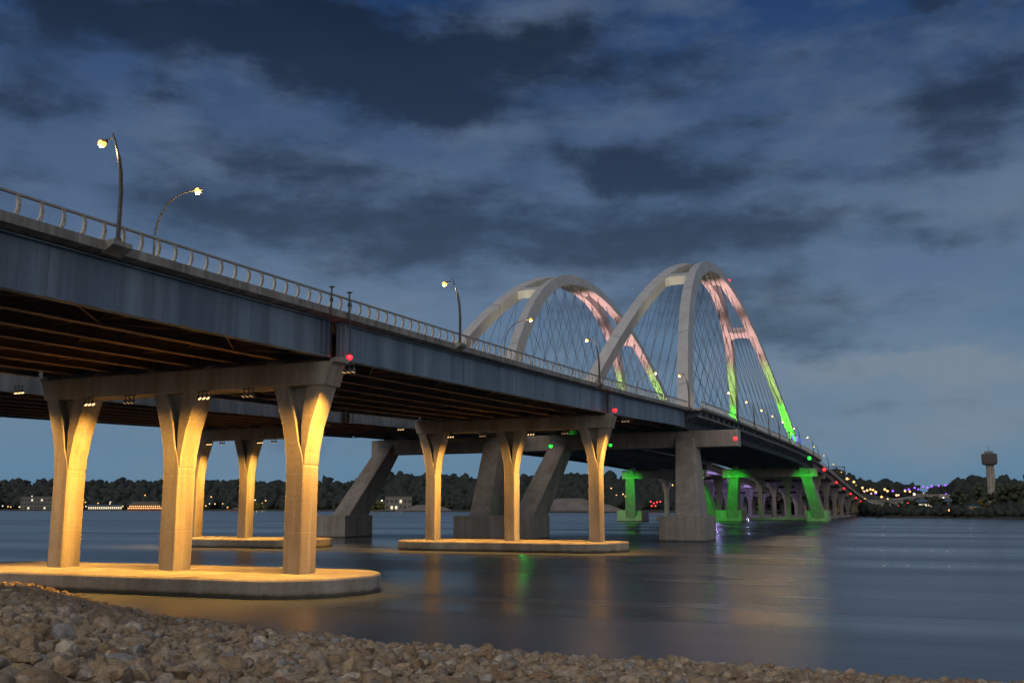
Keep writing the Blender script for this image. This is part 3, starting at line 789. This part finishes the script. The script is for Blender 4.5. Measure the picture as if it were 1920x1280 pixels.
for i, (px, rad, h) in enumerate(sorted(TR)):
    tree(px, rad, h, '%s dark tree from the left on the right shore' % (ORD+['last'])[min(i, 20)] if i < 18 else 'last dark tree at the right end of the right shore')
YT = [(482, 1640, 13), (672, 1400, 12), (684, 1400, 12), (697, 1395, 11), (710, 1390, 13), (722, 1380, 12), (493, 1640, 12), (1180, 1010, 12), (1558, 700, 12), (1594, 690, 11)]
for i, (px, rad, h) in enumerate(sorted(YT)):
    tree(px, rad+12, h, '%s lamplit yellow green tree from the left on the far shore' % ORD[i], 'leaf_lamplit', 'lamplit trees on the far shore')
    p = at(px, 948, rad-2); light('tree_glow', 'POINT', (p.x, p.y, land_z(px, rad)+4), 900, (1, .75, .2), size=.6)

# far lamps
protos = {}
def far_lamp(px, py, rad, col, label, group, rr=.75):
    p = at(px, py, rad); zg = max(1.2, land_z(px, rad)) if rad > tab(SH, px) else 1.2
    key = col
    if key not in protos:
        l = MB(); l.ball((0, 0, 0), 1, 8, 5); protos[key] = l.build('lamp_glass', col, smooth=True); COL.objects.unlink(protos[key])
        q = MB(); q.tube([(0, 0, 0), (0, 0, 1)], 1, 5); protos[key+'p'] = q.build('post', 'pole'); COL.objects.unlink(protos[key+'p'])
    zg = min(zg, p.z-2)
    root = empty('street_lamp', (p.x, p.y, zg)); tag(root, label, 'street lamp', group)
    a = protos[key+'p'].copy(); COL.objects.link(a); a.parent = root; a.scale = (.12, .12, p.z-zg)
    b = protos[key].copy(); COL.objects.link(b); b.parent = root; b.location = (0, 0, p.z-zg); b.scale = (rr, rr, rr)
left = [(5, 948), (20, 950), (36, 950), (60, 930), (57, 947), (83, 943), (92, 949), (160, 941), (184, 943), (207, 941), (206, 944), (272, 928), (378, 948), (386, 948), (396, 931), (478, 937), (498, 938), (700, 938), (716, 938), (492, 943)]
for i, (x, y) in enumerate(left): far_lamp(x, y, tab(SH, x)+25, 'far_lamp' if i % 3 else 'far_white', '%s small shore light from the left along the distant waterfront' % ORD[i], 'distant waterfront lights', 1.1)
rr3 = random.Random(9)
for i in range(16):
    x = rr3.choice((rr3.uniform(0, 95), rr3.uniform(158, 235), rr3.uniform(375, 430), rr3.uniform(600, 730))); far_lamp(x, rr3.uniform(943, 951), tab(SH, x)+rr3.uniform(4, 20), 'far_lamp' if i % 4 else 'far_white', '%s tiny quay light scattered low along the left waterfront' % ORD[i], 'tiny quay lights', rr3.uniform(.8, 1.2))
mid = [(766, 938), (1156, 928, ), (1168, 926), (1174, 930), (1046, 910), (1146, 915), (1256, 908), (1261, 909), (1403, 938)]
for i, (x, y) in enumerate(mid): far_lamp(x, y, tab(SH, x)+90, 'far_lamp', '%s hillside light from the left behind the arch piers' % ORD[i], 'hillside lights behind the arches', .8 if x not in (1174, 1403) else 1.5)
for i, (x, y) in enumerate([(1220, 940), (1226, 943), (1232, 941), (1229, 948), (1222, 948), (1238, 940)]): far_lamp(x, y, tab(SH, x)+30, 'far_red', '%s red light of the cluster seen past the green leg' % ORD[i], 'red light cluster on the far shore', .9)
warm = [(1588, 897), (1601, 903), (1617, 914), (1626, 919), (1632, 917), (1637, 918), (1642, 922), (1659, 917), (1664, 920), (1681, 928), (1697, 920), (1706, 921), (1622, 935), (1653, 931), (1701, 933), (1678, 938), (1790, 938)]
for i, (x, y) in enumerate(warm): far_lamp(x, y, 900+(i*53) % 300, 'far_lamp', '%s amber light from the left on the hillside beyond the bridge end' % ORD[i], 'amber lights on the right hillside', 1.1)
rr2 = random.Random(5)
for i in range(18):
    x = rr2.uniform(1592, 1790); y = 918+(x-1592)*.04+rr2.uniform(0, 24)
    far_lamp(x, y, rr2.uniform(860, 1150), ['far_lamp', 'far_lamp', 'far_white', 'lens_pink'][i % 4], '%s lamp of the scattered town lights in the valley' % ORD[i], 'scattered town lights', rr2.uniform(.6, 1.0))
pur = [(1642, 924), (1674, 920), (1697, 919), (1704, 917), (1715, 914), (1722, 917), (1731, 912), (1739, 914), (1747, 911), (1760, 910), (1773, 909), (1774, 926), (1625, 944), (1698, 942)]
for i, (x, y) in enumerate(pur): far_lamp(x, y, 1150+(i*37) % 250, 'lens_purple', '%s violet light from the left in the valley beyond the bridge end' % ORD[i], 'violet lights in the valley', 1.3)
org = [(1781, 956), (1818, 953), (1824, 950), (1832, 951), (1838, 953), (1844, 956), (1850, 950), (1857, 957), (1863, 951), (1897, 952), (1904, 951), (1913, 952)]
for i, (x, y) in enumerate(org): 
    far_lamp(x, y, 560+(i*23) % 50, 'far_lamp', '%s orange light from the left among the right shore trees' % ORD[i], 'orange lights among the shore trees', .75)
    if i % 3 == 1:
        p = at(x, y, 556); light('shore_glow', 'POINT', p, 500, (1, .5, .12), size=.5)
for i, (x, y) in enumerate([(1635, 948), (1643, 950), (1686, 949), (1702, 944)]): far_lamp(x, y, 640, 'far_red', '%s red tail light from the left past the bridge end' % ORD[i], 'red lights past the bridge end', .8)

# roads on the right hillside, lamplit
def road(pts, w, label):
    m = MB(); L = []; 
    for (x, y, rad) in pts: L.append(at(x, y, rad))
    rings = []
    for i, p in enumerate(L):
        t = (L[min(i+1, len(L)-1)]-L[max(i-1, 0)]); t.z = 0; t.normalize(); nx = Vector((-t.y, t.x, 0))
        rings.append([p-nx*w, p+nx*w, p+nx*w+Vector((0, 0, -3)), p-nx*w+Vector((0, 0, -3))])
    m.loft(rings); o = m.build('road', 'slab', kind='structure')
road([(1628, 937, 900), (1650, 937, 930), (1675, 936, 960), (1700, 933, 990), (1718, 930, 1020)], 7, '')
road([(1640, 943, 880), (1670, 943, 880), (1705, 940, 900)], 7, '')
road([(1722, 925, 1050), (1745, 927, 1060), (1770, 926, 1060), (1778, 928, 1040)], 8, '')
for x, y, rad in ((1650, 934, 930), (1690, 932, 960), (1740, 923, 1050), (1768, 923, 1050), (1690, 939, 885)):
    p = at(x, y-4, rad); light('road_glow', 'POINT', p, 600, (1, .55, .35), size=1).data.specular_factor = 0

# ---------------- buildings on the far shore
def building(name, px0, px1, ytop, rad, depth, label, cat='building', wall='plaster', win='win_warm', rows=2, cols=10, lit=.5, roof='roof_blue', wh=.5, pitched=True, zbase=None):
    a, b = at(px0, 948, rad), at(px1, 948, rad); L = (b-a).length
    zb = zbase if zbase is not None else max(1.0, land_z((px0+px1)/2, rad)-1)
    zt = at((px0+px1)/2, ytop, rad).z; hh = zt-zb
    root = empty(name, (a.x, a.y, zb), math.atan2(b.y-a.y, b.x-a.x)); tag(root, label, cat)
    m = MB(); m.box(0, L, 0, depth, 0, hh*(.85 if pitched else 1)); m.build('wall', wall, root)
    m = MB()
    if pitched: m.loft([[(x, -1, hh*.84), (x, depth/2, hh*1.0), (x, depth+1, hh*.84)] for x in (-1, L+1)])
    else: m.box(-.5, L+.5, -.5, depth+.5, hh, hh+.6)
    m.build('roof', roof, root)
    rh = hh*(.8 if pitched else .9)/rows
    for r_ in range(rows):
        for c in range(cols):
            x = L*(c+.5)/cols; z = rh*(r_+.5); w = L/cols*wh/2
            m = MB(); m.box(x-w, x+w, -.12, -.02, z-rh*.25, z+rh*.25)
            m.build('window', win if random.random() < lit else 'dark', root)
    return root
building('waterfront_hall', 165, 229, 945.5, 2000, 25, 'long low waterfront hall with blue roof and lit colonnade', 'building', rows=1, cols=16, lit=1, win='win_white', wh=.6)
building('apartment_block', 38, 170, 931, 2185, 40, 'wide pale building on the far left shore behind the left column', rows=3, cols=22, lit=.08, win='win_white', pitched=False, roof='plaster')
building('warehouse', 722, 772, 931, 1330, 40, 'flat grey industrial building left of the middle pier', rows=2, cols=6, lit=.15, win='win_white', pitched=False, roof='plaster')
building('shore_house', 1722, 1748, 936, 600, 14, 'small house with yellow lit windows among trees on the right shore', 'house', rows=2, cols=3, lit=1, win='win_white', wh=.7)
building('shore_house', 1776, 1782, 935, 590, 8, 'tiny pale house left of the control tower', 'house', rows=1, cols=2, lit=.5, win='win_white')
building('pavilion', 1812, 1836, 947, 560, 10, 'low lamplit pavilion on the right shore under the tower', 'pavilion', rows=1, cols=5, lit=1, win='win_warm', wh=.5)
# riverboat
a, b = at(238, 948, 1925), at(304, 948, 1862); L = (b-a).length
rb = empty('riverboat', (a.x, a.y, 0), math.atan2(b.y-a.y, b.x-a.x)); tag(rb, 'moored riverboat with rows of orange lit windows at the far left shore', 'riverboat')
m = MB(); m.loft([[(-4, 5, -1), (0, -1, -1), (L, -1, -1), (L+5, 6, -1), (L, 13, -1), (0, 13, -1)], [(-6, 6, 2.6), (0, -2, 2.6), (L, -2, 2.6), (L+8, 6, 2.6), (L, 14, 2.6), (0, 14, 2.6)]]); m.build('hull', 'boat_red', rb)
for k in range(4):
    x0, x1 = 1+k*3, L-1-k*4; z = 2.6+k*3.4
    m = MB(); m.box(x0, x1, .5+k*.6, 11.5-k*.6, z, z+3.1); m.box(x0-1, x1+1, -.6+k*.6, 12.6-k*.6, z+3.1, z+3.35)
    dk = m.build('deck_house', 'boat_white', rb)
    if k < 2:
        for c in range(20-4*k):
            x = x0+(x1-x0)*(c+.5)/(20-4*k); m = MB(); m.box(x-1.05, x+1.05, .38+k*.6, .45+k*.6, z+.6, z+2.7); m.build('window', 'win_warm', dk)
for dx in (0, 2.5):
    m = MB(); m.tube([(L*.25+dx*4, 4+dx, 15), (L*.25+dx*4, 4+dx, 21)], 1.0, 8); m.build('funnel', 'dark', rb)
for k, (px, ln, w) in enumerate(((452, 50, 'long dark barge moored on the far shore between two lit columns'), (752, 14, 'small white motor boat moored before the grey industrial building'))):
    p = at(px, 948, tab(SH, px)-14); q = at(px+10, 948, tab(SH, px)-14)
    m = MB(); hh = 2.4
    m.loft([[(-ln/2, 0, -.5), (ln/2-4, -3, -.5), (ln/2, 0, -.5), (ln/2-4, 3, -.5)], [(-ln/2, -.1, hh), (ln/2-3, -4, hh), (ln/2+2, 0, hh), (ln/2-3, 4, hh)]])
    root = empty('boat' if k else 'barge', (p.x, p.y, 0), math.atan2(q.y-p.y, q.x-p.x)); tag(root, w, 'boat' if k else 'barge')
    m.build('hull', 'boat_white' if k else 'boat_red', root)
    m = MB(); m.box(-ln*.25, ln*.2, -2, 2, hh, hh+2.6); m.build('cabin', 'boat_white', root)
# gravel heaps
def heap(px, ytop, rad, w, label):
    p = at(px, 948, rad); zt = at(px, ytop, rad).z
    m = MB(); rings = []
    for k in range(8):
        t = k/7; rr = w*(1-t)**.8+.5
        rings.append([(p.x+(rr*1.35*math.cos(2*math.pi*a/28))*(1+.07*mn.noise(Vector((a, k*.3, px)))), p.y+rr*.6*math.sin(2*math.pi*a/28), .8+(zt-.8)*min(1, t/.7)**.9+.4*mn.noise(Vector((a*.7, k, px)))) for a in range(28)])
    m.loft(rings); o = m.build('gravel_heap', 'gravel_heap', smooth=True); tag(o, label, 'gravel heap', 'gravel heaps on the far shore')
heap(1068, 934, 1035, 28, 'large flat topped gravel heap between two lit columns')
heap(1030, 948, 1050, 22, 'low gravel heap left of the large one')
heap(1120, 945, 1030, 22, 'gravel heap right of the large one, behind a lit column')
heap(800, 946, 1240, 26, 'low gravel heap left of the shared near block')
# control tower
tp = at(1862, 948, 780)
tw = empty('control_tower', (tp.x, tp.y, 0)); tag(tw, 'tall pale concrete tower with dark windowed head at far right', 'tower')
z0 = land_z(1862, 780)-2; zc0, zc1, zt_, za = [at(1862, y, 780).z for y in (870, 851, 845.5, 835)]
m = MB(); m.loft([[(-2.9, -2.9, z0), (2.9, -2.9, z0), (2.9, 2.9, z0), (-2.9, 2.9, z0)], [(-2.5, -2.5, zc0), (2.5, -2.5, zc0), (2.5, 2.5, zc0), (-2.5, 2.5, zc0)]]); m.build('shaft', 'slab', tw, bevel=.2)
m = MB(); m.loft([[(-w, -w, z), (w, -w, z), (w, w, z), (-w, w, z)] for w, z in ((2.8, zc0-.6), (4.6, zc0), (4.75, zc0+2), (4.8, zc1), (3.9, zc1+.3))]); hd = m.build('cab', 'dark', tw)
m = MB()
for k in range(7):
    x = -4.2+k*1.4
    for s1_ in (-1, 1): m.bar((x, s1_*4.85, zc0+1.2), (x, s1_*4.9, zc1-.2), .16); m.bar((s1_*4.85, x, zc0+1.2), (s1_*4.9, x, zc1-.2), .16)
m.build('mullions', 'plaster', hd)
m = MB(); m.box(-2.7, 2.7, -2.7, 2.7, zc1+.3, zt_); m.build('roof', 'plaster', tw)
m = MB(); m.tube([(0, 0, zt_), (0, 0, za)], .14, 6); m.build('antenna', 'dark', tw)

# ------------------------------------------------------------------ river bank with riprap
WL = [(-75.5, 66.5), (-58.9, 57.2), (-46, 51.5), (-36.5, 48.6), (-27, 46.0), (-18, 45.5), (-10, 45.3), (-3, 45.0), (4, 45.2), (30, 48)]
HD = sorted([(math.atan2(x, y), math.hypot(x, y)) for x, y in WL])
def wl_r(h): return (1.0 if h < -.9 else .93 if h > -.75 else .93-.07*(h+.75)/.15)* float(np.interp(h, [a for a, b in HD], [b for a, b in HD]))
def bank_z(x, y):
    r = math.hypot(x, y); w = wl_r(math.atan2(x, y)); t = r/w
    # bank leans down to the water; stays a little under the tripod
    z = 5.0*(1-t)
    return z+.16*mn.noise(Vector((x*.35, y*.35, 0)))
vs = []; fs = []; hs = [-1.25+2.1*k/120 for k in range(121)]; tt = [.02, .06]+[.1+.95*k/40 for k in range(41)]+[1.12]
for h in hs:
    w = wl_r(h)
    for t in tt:
        x, y = math.sin(h)*w*t, math.cos(h)*w*t; vs.append((x, y, bank_z(x, y)-.16-(.3 if t > 1.1 else 0)))
n = len(tt)
for i in range(len(hs)-1):
    for j in range(n-1): fs.append((i*n+j, (i+1)*n+j, (i+1)*n+j+1, i*n+j+1))
m = MB(); m.add(vs, fs); m.build('river_bank', 'bank', kind='structure', smooth=True)

rocks3 = [ico(3, 300+k, .10, 2.6, 15) for k in range(10)]
rocks2 = [ico(2, 300+k, .10, 2.4, 12) for k in range(10)]
spots = []
rs = random.Random(11)
for ring in range(600):
    pass
h0, h1 = -1.02, .20
d = 6.0
while d < 92:
    size = .34
    stepd = .31*(1 if d < 30 else 1.15 if d < 50 else 1.5)
    nn = int(d*(h1-h0)/stepd)
    for k in range(nn):
        h = h0+(h1-h0)*(k+rs.random())/nn; r = d+rs.uniform(-.5, .5)*stepd
        if r > wl_r(h)*1.012: continue
        if r > 30 and rs.random() < .15: continue
        spots.append((r, h))
    d += stepd*.85
def rockspec(r, h, i):
    x, y = math.sin(h)*r, math.cos(h)*r
    sz = .175*math.exp(rs.gauss(0, .45)); sz = min(max(sz, .07), .46)
    if r > 40: sz = max(sz, .15)
    sc3 = (sz*rs.uniform(.9, 1.5), sz*rs.uniform(.8, 1.15), sz*rs.uniform(.6, .95))
    z = bank_z(x, y)-.07+rs.uniform(-.05, .16)
    rot = Matrix.Rotation(rs.uniform(0, 6.28), 3, 'Z') @ Matrix.Rotation(rs.gauss(0, .35), 3, 'X') @ Matrix.Rotation(rs.gauss(0, .35), 3, 'Y')
    return (i % 10, (x, y, z), sc3, rot, rs.random())
allr = [rockspec(r, h, rs.randrange(10)) for r, h in spots]
def fullsize(e):   # apparent size; only rocks inside the picture
    v = Vector(e[1])-Vector((0, 0, H)); dz = v.dot(fw)
    if dz < 1: return -1
    px = 960+F*v.dot(rt)/dz; py = 640-F*v.dot(up)/dz
    if px < -10 or px > 1930 or py > 1285: return -1
    return max(e[2])/dz
order = sorted(range(len(allr)), key=lambda i: -fullsize(allr[i]))
solo = set(order[:300])
rest = [e for i, e in enumerate(allr) if i not in solo]
near = [e for e in rest if math.hypot(e[1][0], e[1][1]) < 26]; farr = [e for e in rest if math.hypot(e[1][0], e[1][1]) >= 26]
protos_all = rocks3+rocks2
items = [(e[0], e[1], e[2], np.array(e[3])) for e in near]+[(e[0]+10, e[1], e[2], np.array(e[3])) for e in farr]
o = merged('riprap', protos_all, items, 'rock', tone=[e[4] for e in near+farr]); tag(o, 'bed of broken tan riprap stones sloping down to the river', 'riprap')
print('rocks', len(allr))
rockmesh = {}
def tone_word(t):
    return ('tan' if t < .12 else 'rusty brown' if t < .3 else 'buff' if t < .48 else 'drab brown' if t < .62 else 'pale tan' if t < .78 else 'red brown' if t < .88 else 'blue grey' if t < .95 else 'cream')
for i in order[:300]:
    pi, loc, scl, rot, tn = allr[i]
    tq = round(tn*12)/12
    key = (pi, tq)
    if key not in rockmesh:
        V, Fc = rocks3[pi]; me = bpy.data.meshes.new('rock'); me.from_pydata([tuple(map(float, v)) for v in V], [], [tuple(map(int, f)) for f in Fc])
        a = me.attributes.new('tone', 'FLOAT', 'POINT'); a.data.foreach_set('value', np.full(len(V), tq, np.float32)); me.materials.append(MT['rock']); rockmesh[key] = me
    ob = bpy.data.objects.new('rock', rockmesh[key]); COL.objects.link(ob)
    ob.matrix_world = Matrix.Translation(loc) @ rot.to_4x4() @ Matrix.Diagonal((*scl, 1))
    tag(ob, 'angular %s riprap stone in the nearest rows of the bank' % tone_word(tq), 'rock', 'larger %s riprap stones in front' % tone_word(tq))

# ------------------------------------------------------------------ sky
w = bpy.data.worlds.new('World'); sc.world = w; w.use_nodes = True; nt = w.node_tree
bg = nt.nodes['Background']; tc = nt.nodes.new('ShaderNodeTexCoord')
rot = nt.nodes.new('ShaderNodeVectorRotate'); rot.rotation_type = 'Z_AXIS'; rot.inputs['Angle'].default_value = -YAW
nt.links.new(tc.outputs['Generated'], rot.inputs['Vector'])     # y axis = straight ahead over the river
sp = nt.nodes.new('ShaderNodeSeparateXYZ'); nt.links.new(rot.outputs[0], sp.inputs[0])
def math_(op, a, b=None, c=None):
    n = nt.nodes.new('ShaderNodeMath'); n.operation = op
    for i, v in enumerate((a, b, c)):
        if v is None: continue
        if isinstance(v, (int, float)): n.inputs[i].default_value = v
        else: nt.links.new(v, n.inputs[i])
    return n.outputs[0]
az = math_('ARCTAN2', sp.outputs['X'], sp.outputs['Y']); el = math_('ARCSINE', sp.outputs['Z'])
# cloud layer coordinates on a plane overhead
zz = math_('ADD', math_('MAXIMUM', sp.outputs['Z'], 0), .12)
cx = math_('DIVIDE', sp.outputs['X'], zz); cy = math_('DIVIDE', sp.outputs['Y'], zz)
cv = nt.nodes.new('ShaderNodeCombineXYZ'); nt.links.new(cx, cv.inputs[0]); nt.links.new(cy, cv.inputs[1])
def nz(vec, scale, detail, rough=.6, off=(0, 0, 0), stretch=(1, 1, 1)):
    mp = nt.nodes.new('ShaderNodeMapping'); mp.inputs['Location'].default_value = off; mp.inputs['Scale'].default_value = stretch
    nt.links.new(vec, mp.inputs[0]); return noise(nt, mp.outputs[0], scale, detail, rough)
ae = nt.nodes.new('ShaderNodeCombineXYZ'); nt.links.new(az, ae.inputs[0]); nt.links.new(el, ae.inputs[1])
n_big = nz(ae.outputs[0], 3.6, 7, .58, (3.1, .7, 0), (1, 2.6, 1))
n_fine = nz(ae.outputs[0], 13, 9, .6, (1.3, 4.2, 0), (1, 2.2, 1))
n_w1 = nz(ae.outputs[0], 6, 6, .6, (7.3, 1.2, 0), (1, 1.6, 1)); n_w2 = nz(ae.outputs[0], 6, 6, .6, (2.3, 9.2, 0), (1, 1.6, 1))
waz = math_('ADD', az, math_('MULTIPLY', math_('SUBTRACT', n_w1, .5), .22)); wel = math_('ADD', el, math_('MULTIPLY', math_('SUBTRACT', n_w2, .5), .10))
def blob(px, py, rx, ry, wgt, tilt=0):
    a0 = math.atan((px-960)/F); e0 = math.asin(min(.95, ray(px, py).normalized().z))
    dx = math_('SUBTRACT', waz, a0); dy = math_('SUBTRACT', wel, e0)
    if tilt: dy = math_('ADD', dy, math_('MULTIPLY', dx, tilt))
    dx = math_('DIVIDE', dx, rx/F); dy = math_('DIVIDE', dy, ry/F)
    d2 = math_('ADD', math_('MULTIPLY', dx, dx), math_('MULTIPLY', dy, dy))
    g = math_('EXPONENT', math_('MULTIPLY', d2, -1.0))
    return math_('MULTIPLY', g, wgt)
blobs = [(560, 60, 330, 75, 1.0), (720, 130, 300, 75, 1.1), (800, 200, 130, 40, .8), (250, 30, 160, 60, .7), (1060, 80, 170, 45, .8), (250, 150, 50, 30, .7), (20, 60, 90, 90, .8), (30, 180, 70, 25, .6), (150, 190, 60, 15, .4),
         (560, 305, 220, 35, .55), (820, 335, 190, 45, .5), (950, 400, 520, 40, .45), (640, 430, 330, 60, .5), (1120, 290, 150, 40, .85), (1230, 310, 190, 35, .7), (1350, 340, 130, 30, .75), (1420, 240, 200, 25, .5), (1620, 330, 180, 22, .3),
         (1860, 185, 190, 75, .8), (1900, 110, 120, 50, .5), (1790, 260, 120, 60, .45), (1745, 450, 60, 22, .5), (1500, 540, 220, 50, .45), (1540, 625, 170, 50, .8), (1330, 440, 300, 45, .4), (1620, 770, 280, 30, .3), (800, 480, 420, 45, .4), (350, 520, 300, 45, .25), (1780, 600, 160, 40, .25), (560, 400, 450, 50, .35), (1200, 470, 400, 60, .5), (1620, 420, 300, 40, .4), (300, 250, 200, 25, .3), (1450, 130, 300, 30, .2), (1250, 560, 300, 40, .35), (1250, 150, 60, 30, .3), (1840, 0, 60, 15, .7)]
tot = None
for b_ in blobs:
    g = blob(*b_); tot = g if tot is None else math_('ADD', tot, g)
n_band = nz(ae.outputs[0], 3.0, 8, .6, (5.1, 2.7, 0), (1, 5.5, 1))
dens = math_('ADD', math_('MULTIPLY', tot, .85), math_('MULTIPLY', math_('SUBTRACT', n_big, .5), 1.3))
dens = math_('ADD', dens, math_('MULTIPLY', math_('SUBTRACT', n_fine, .5), 1.35))
dens = math_('ADD', dens, math_('MULTIPLY', math_('SUBTRACT', n_band, .5), 1.0))
lowfade = math_('MULTIPLY', dens, 1.0)
cl = nt.nodes.new('ShaderNodeMapRange'); cl.interpolation_type = 'SMOOTHSTEP'; cl.inputs[1].default_value = .05; cl.inputs[2].default_value = .98
nt.links.new(lowfade, cl.inputs[0])
# clear dusk sky by height
er = nt.nodes.new('ShaderNodeMapRange'); er.inputs[1].default_value = -.02; er.inputs[2].default_value = .55; nt.links.new(el, er.inputs[0])
clear = ramp(nt, er.outputs[0], [(0, (.100, .200, .305)), (.10, (.12, .225, .335)), (.25, (.122, .205, .31)), (.45, (.096, .158, .265)), (.65, (.060, .106, .205)), (.86, (.020, .055, .15)), (1, (.012, .042, .13))])
# low light greys: brighter thin cloud
n_hi = nz(ae.outputs[0], 4.2, 7, .6, (11.1, 3.7, 0), (1, 2.4, 1))
thin = nt.nodes.new('ShaderNodeMapRange'); thin.inputs[1].default_value = .45; thin.inputs[2].default_value = .8; nt.links.new(n_hi, thin.inputs[0])
hl = None
for b_ in ((1780, 690, 200, 28, 1.5), (1850, 780, 260, 60, .9), (1500, 700, 250, 40, .3), (1560, 560, 150, 20, .3), (1480, 720, 160, 60, .25)):
    g = blob(*b_); hl = g if hl is None else math_('ADD', hl, g)
tfac = math_('ADD', math_('MULTIPLY', thin.outputs[0], .55), math_('MULTIPLY', hl, math_('ADD', .3, n_fine)))
tfac = math_('MINIMUM', tfac, .9)
c1 = mix(nt, clear, (.19, .245, .31), tfac)
dk = ramp(nt, er.outputs[0], [(0, (.060, .110, .170)), (.3, (.056, .092, .142)), (.6, (.022, .040, .080)), (1, (.006, .013, .030))])
c2 = mix(nt, c1, dk, math_('MULTIPLY', cl.outputs[0], .93))
nsk = nt.nodes.new('ShaderNodeTexSky'); nsk.sky_type = 'NISHITA'; nsk.sun_disc = False; nsk.sun_elevation = R(-4); nsk.sun_rotation = R(250)
c3 = mix(nt, c2, nsk.outputs[0], .02, 'ADD')
back = math_('MULTIPLY', sp.outputs['Y'], -1.0)       # bright fill added to the unseen sky behind the camera, lifts ambient
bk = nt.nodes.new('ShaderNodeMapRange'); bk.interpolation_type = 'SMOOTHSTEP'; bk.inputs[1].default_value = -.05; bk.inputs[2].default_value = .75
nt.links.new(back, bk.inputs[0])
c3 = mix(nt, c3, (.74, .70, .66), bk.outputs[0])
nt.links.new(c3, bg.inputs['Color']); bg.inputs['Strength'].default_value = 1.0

sun = light('sun', 'SUN', (0, 0, 100), .5, (1, .86, .70)); sun.data.angle = R(14); sun.rotation_euler = (R(58), 0, R(-28))

vs_ = sc.view_settings; sc.display_settings.display_device = 'sRGB'
vs_.view_transform = 'Standard'; vs_.look = 'None'; vs_.exposure = 0; vs_.gamma = 1
sc.render.engine = 'CYCLES'; c = sc.cycles
c.use_denoising = True; c.max_bounces = 5; c.diffuse_bounces = 3; c.glossy_bounces = 3; c.sample_clamp_indirect = 3; c.sample_clamp_direct = 0
c.use_light_tree = True; c.caustics_reflective = False; c.caustics_refractive = False
print('objects', len(COL.objects))
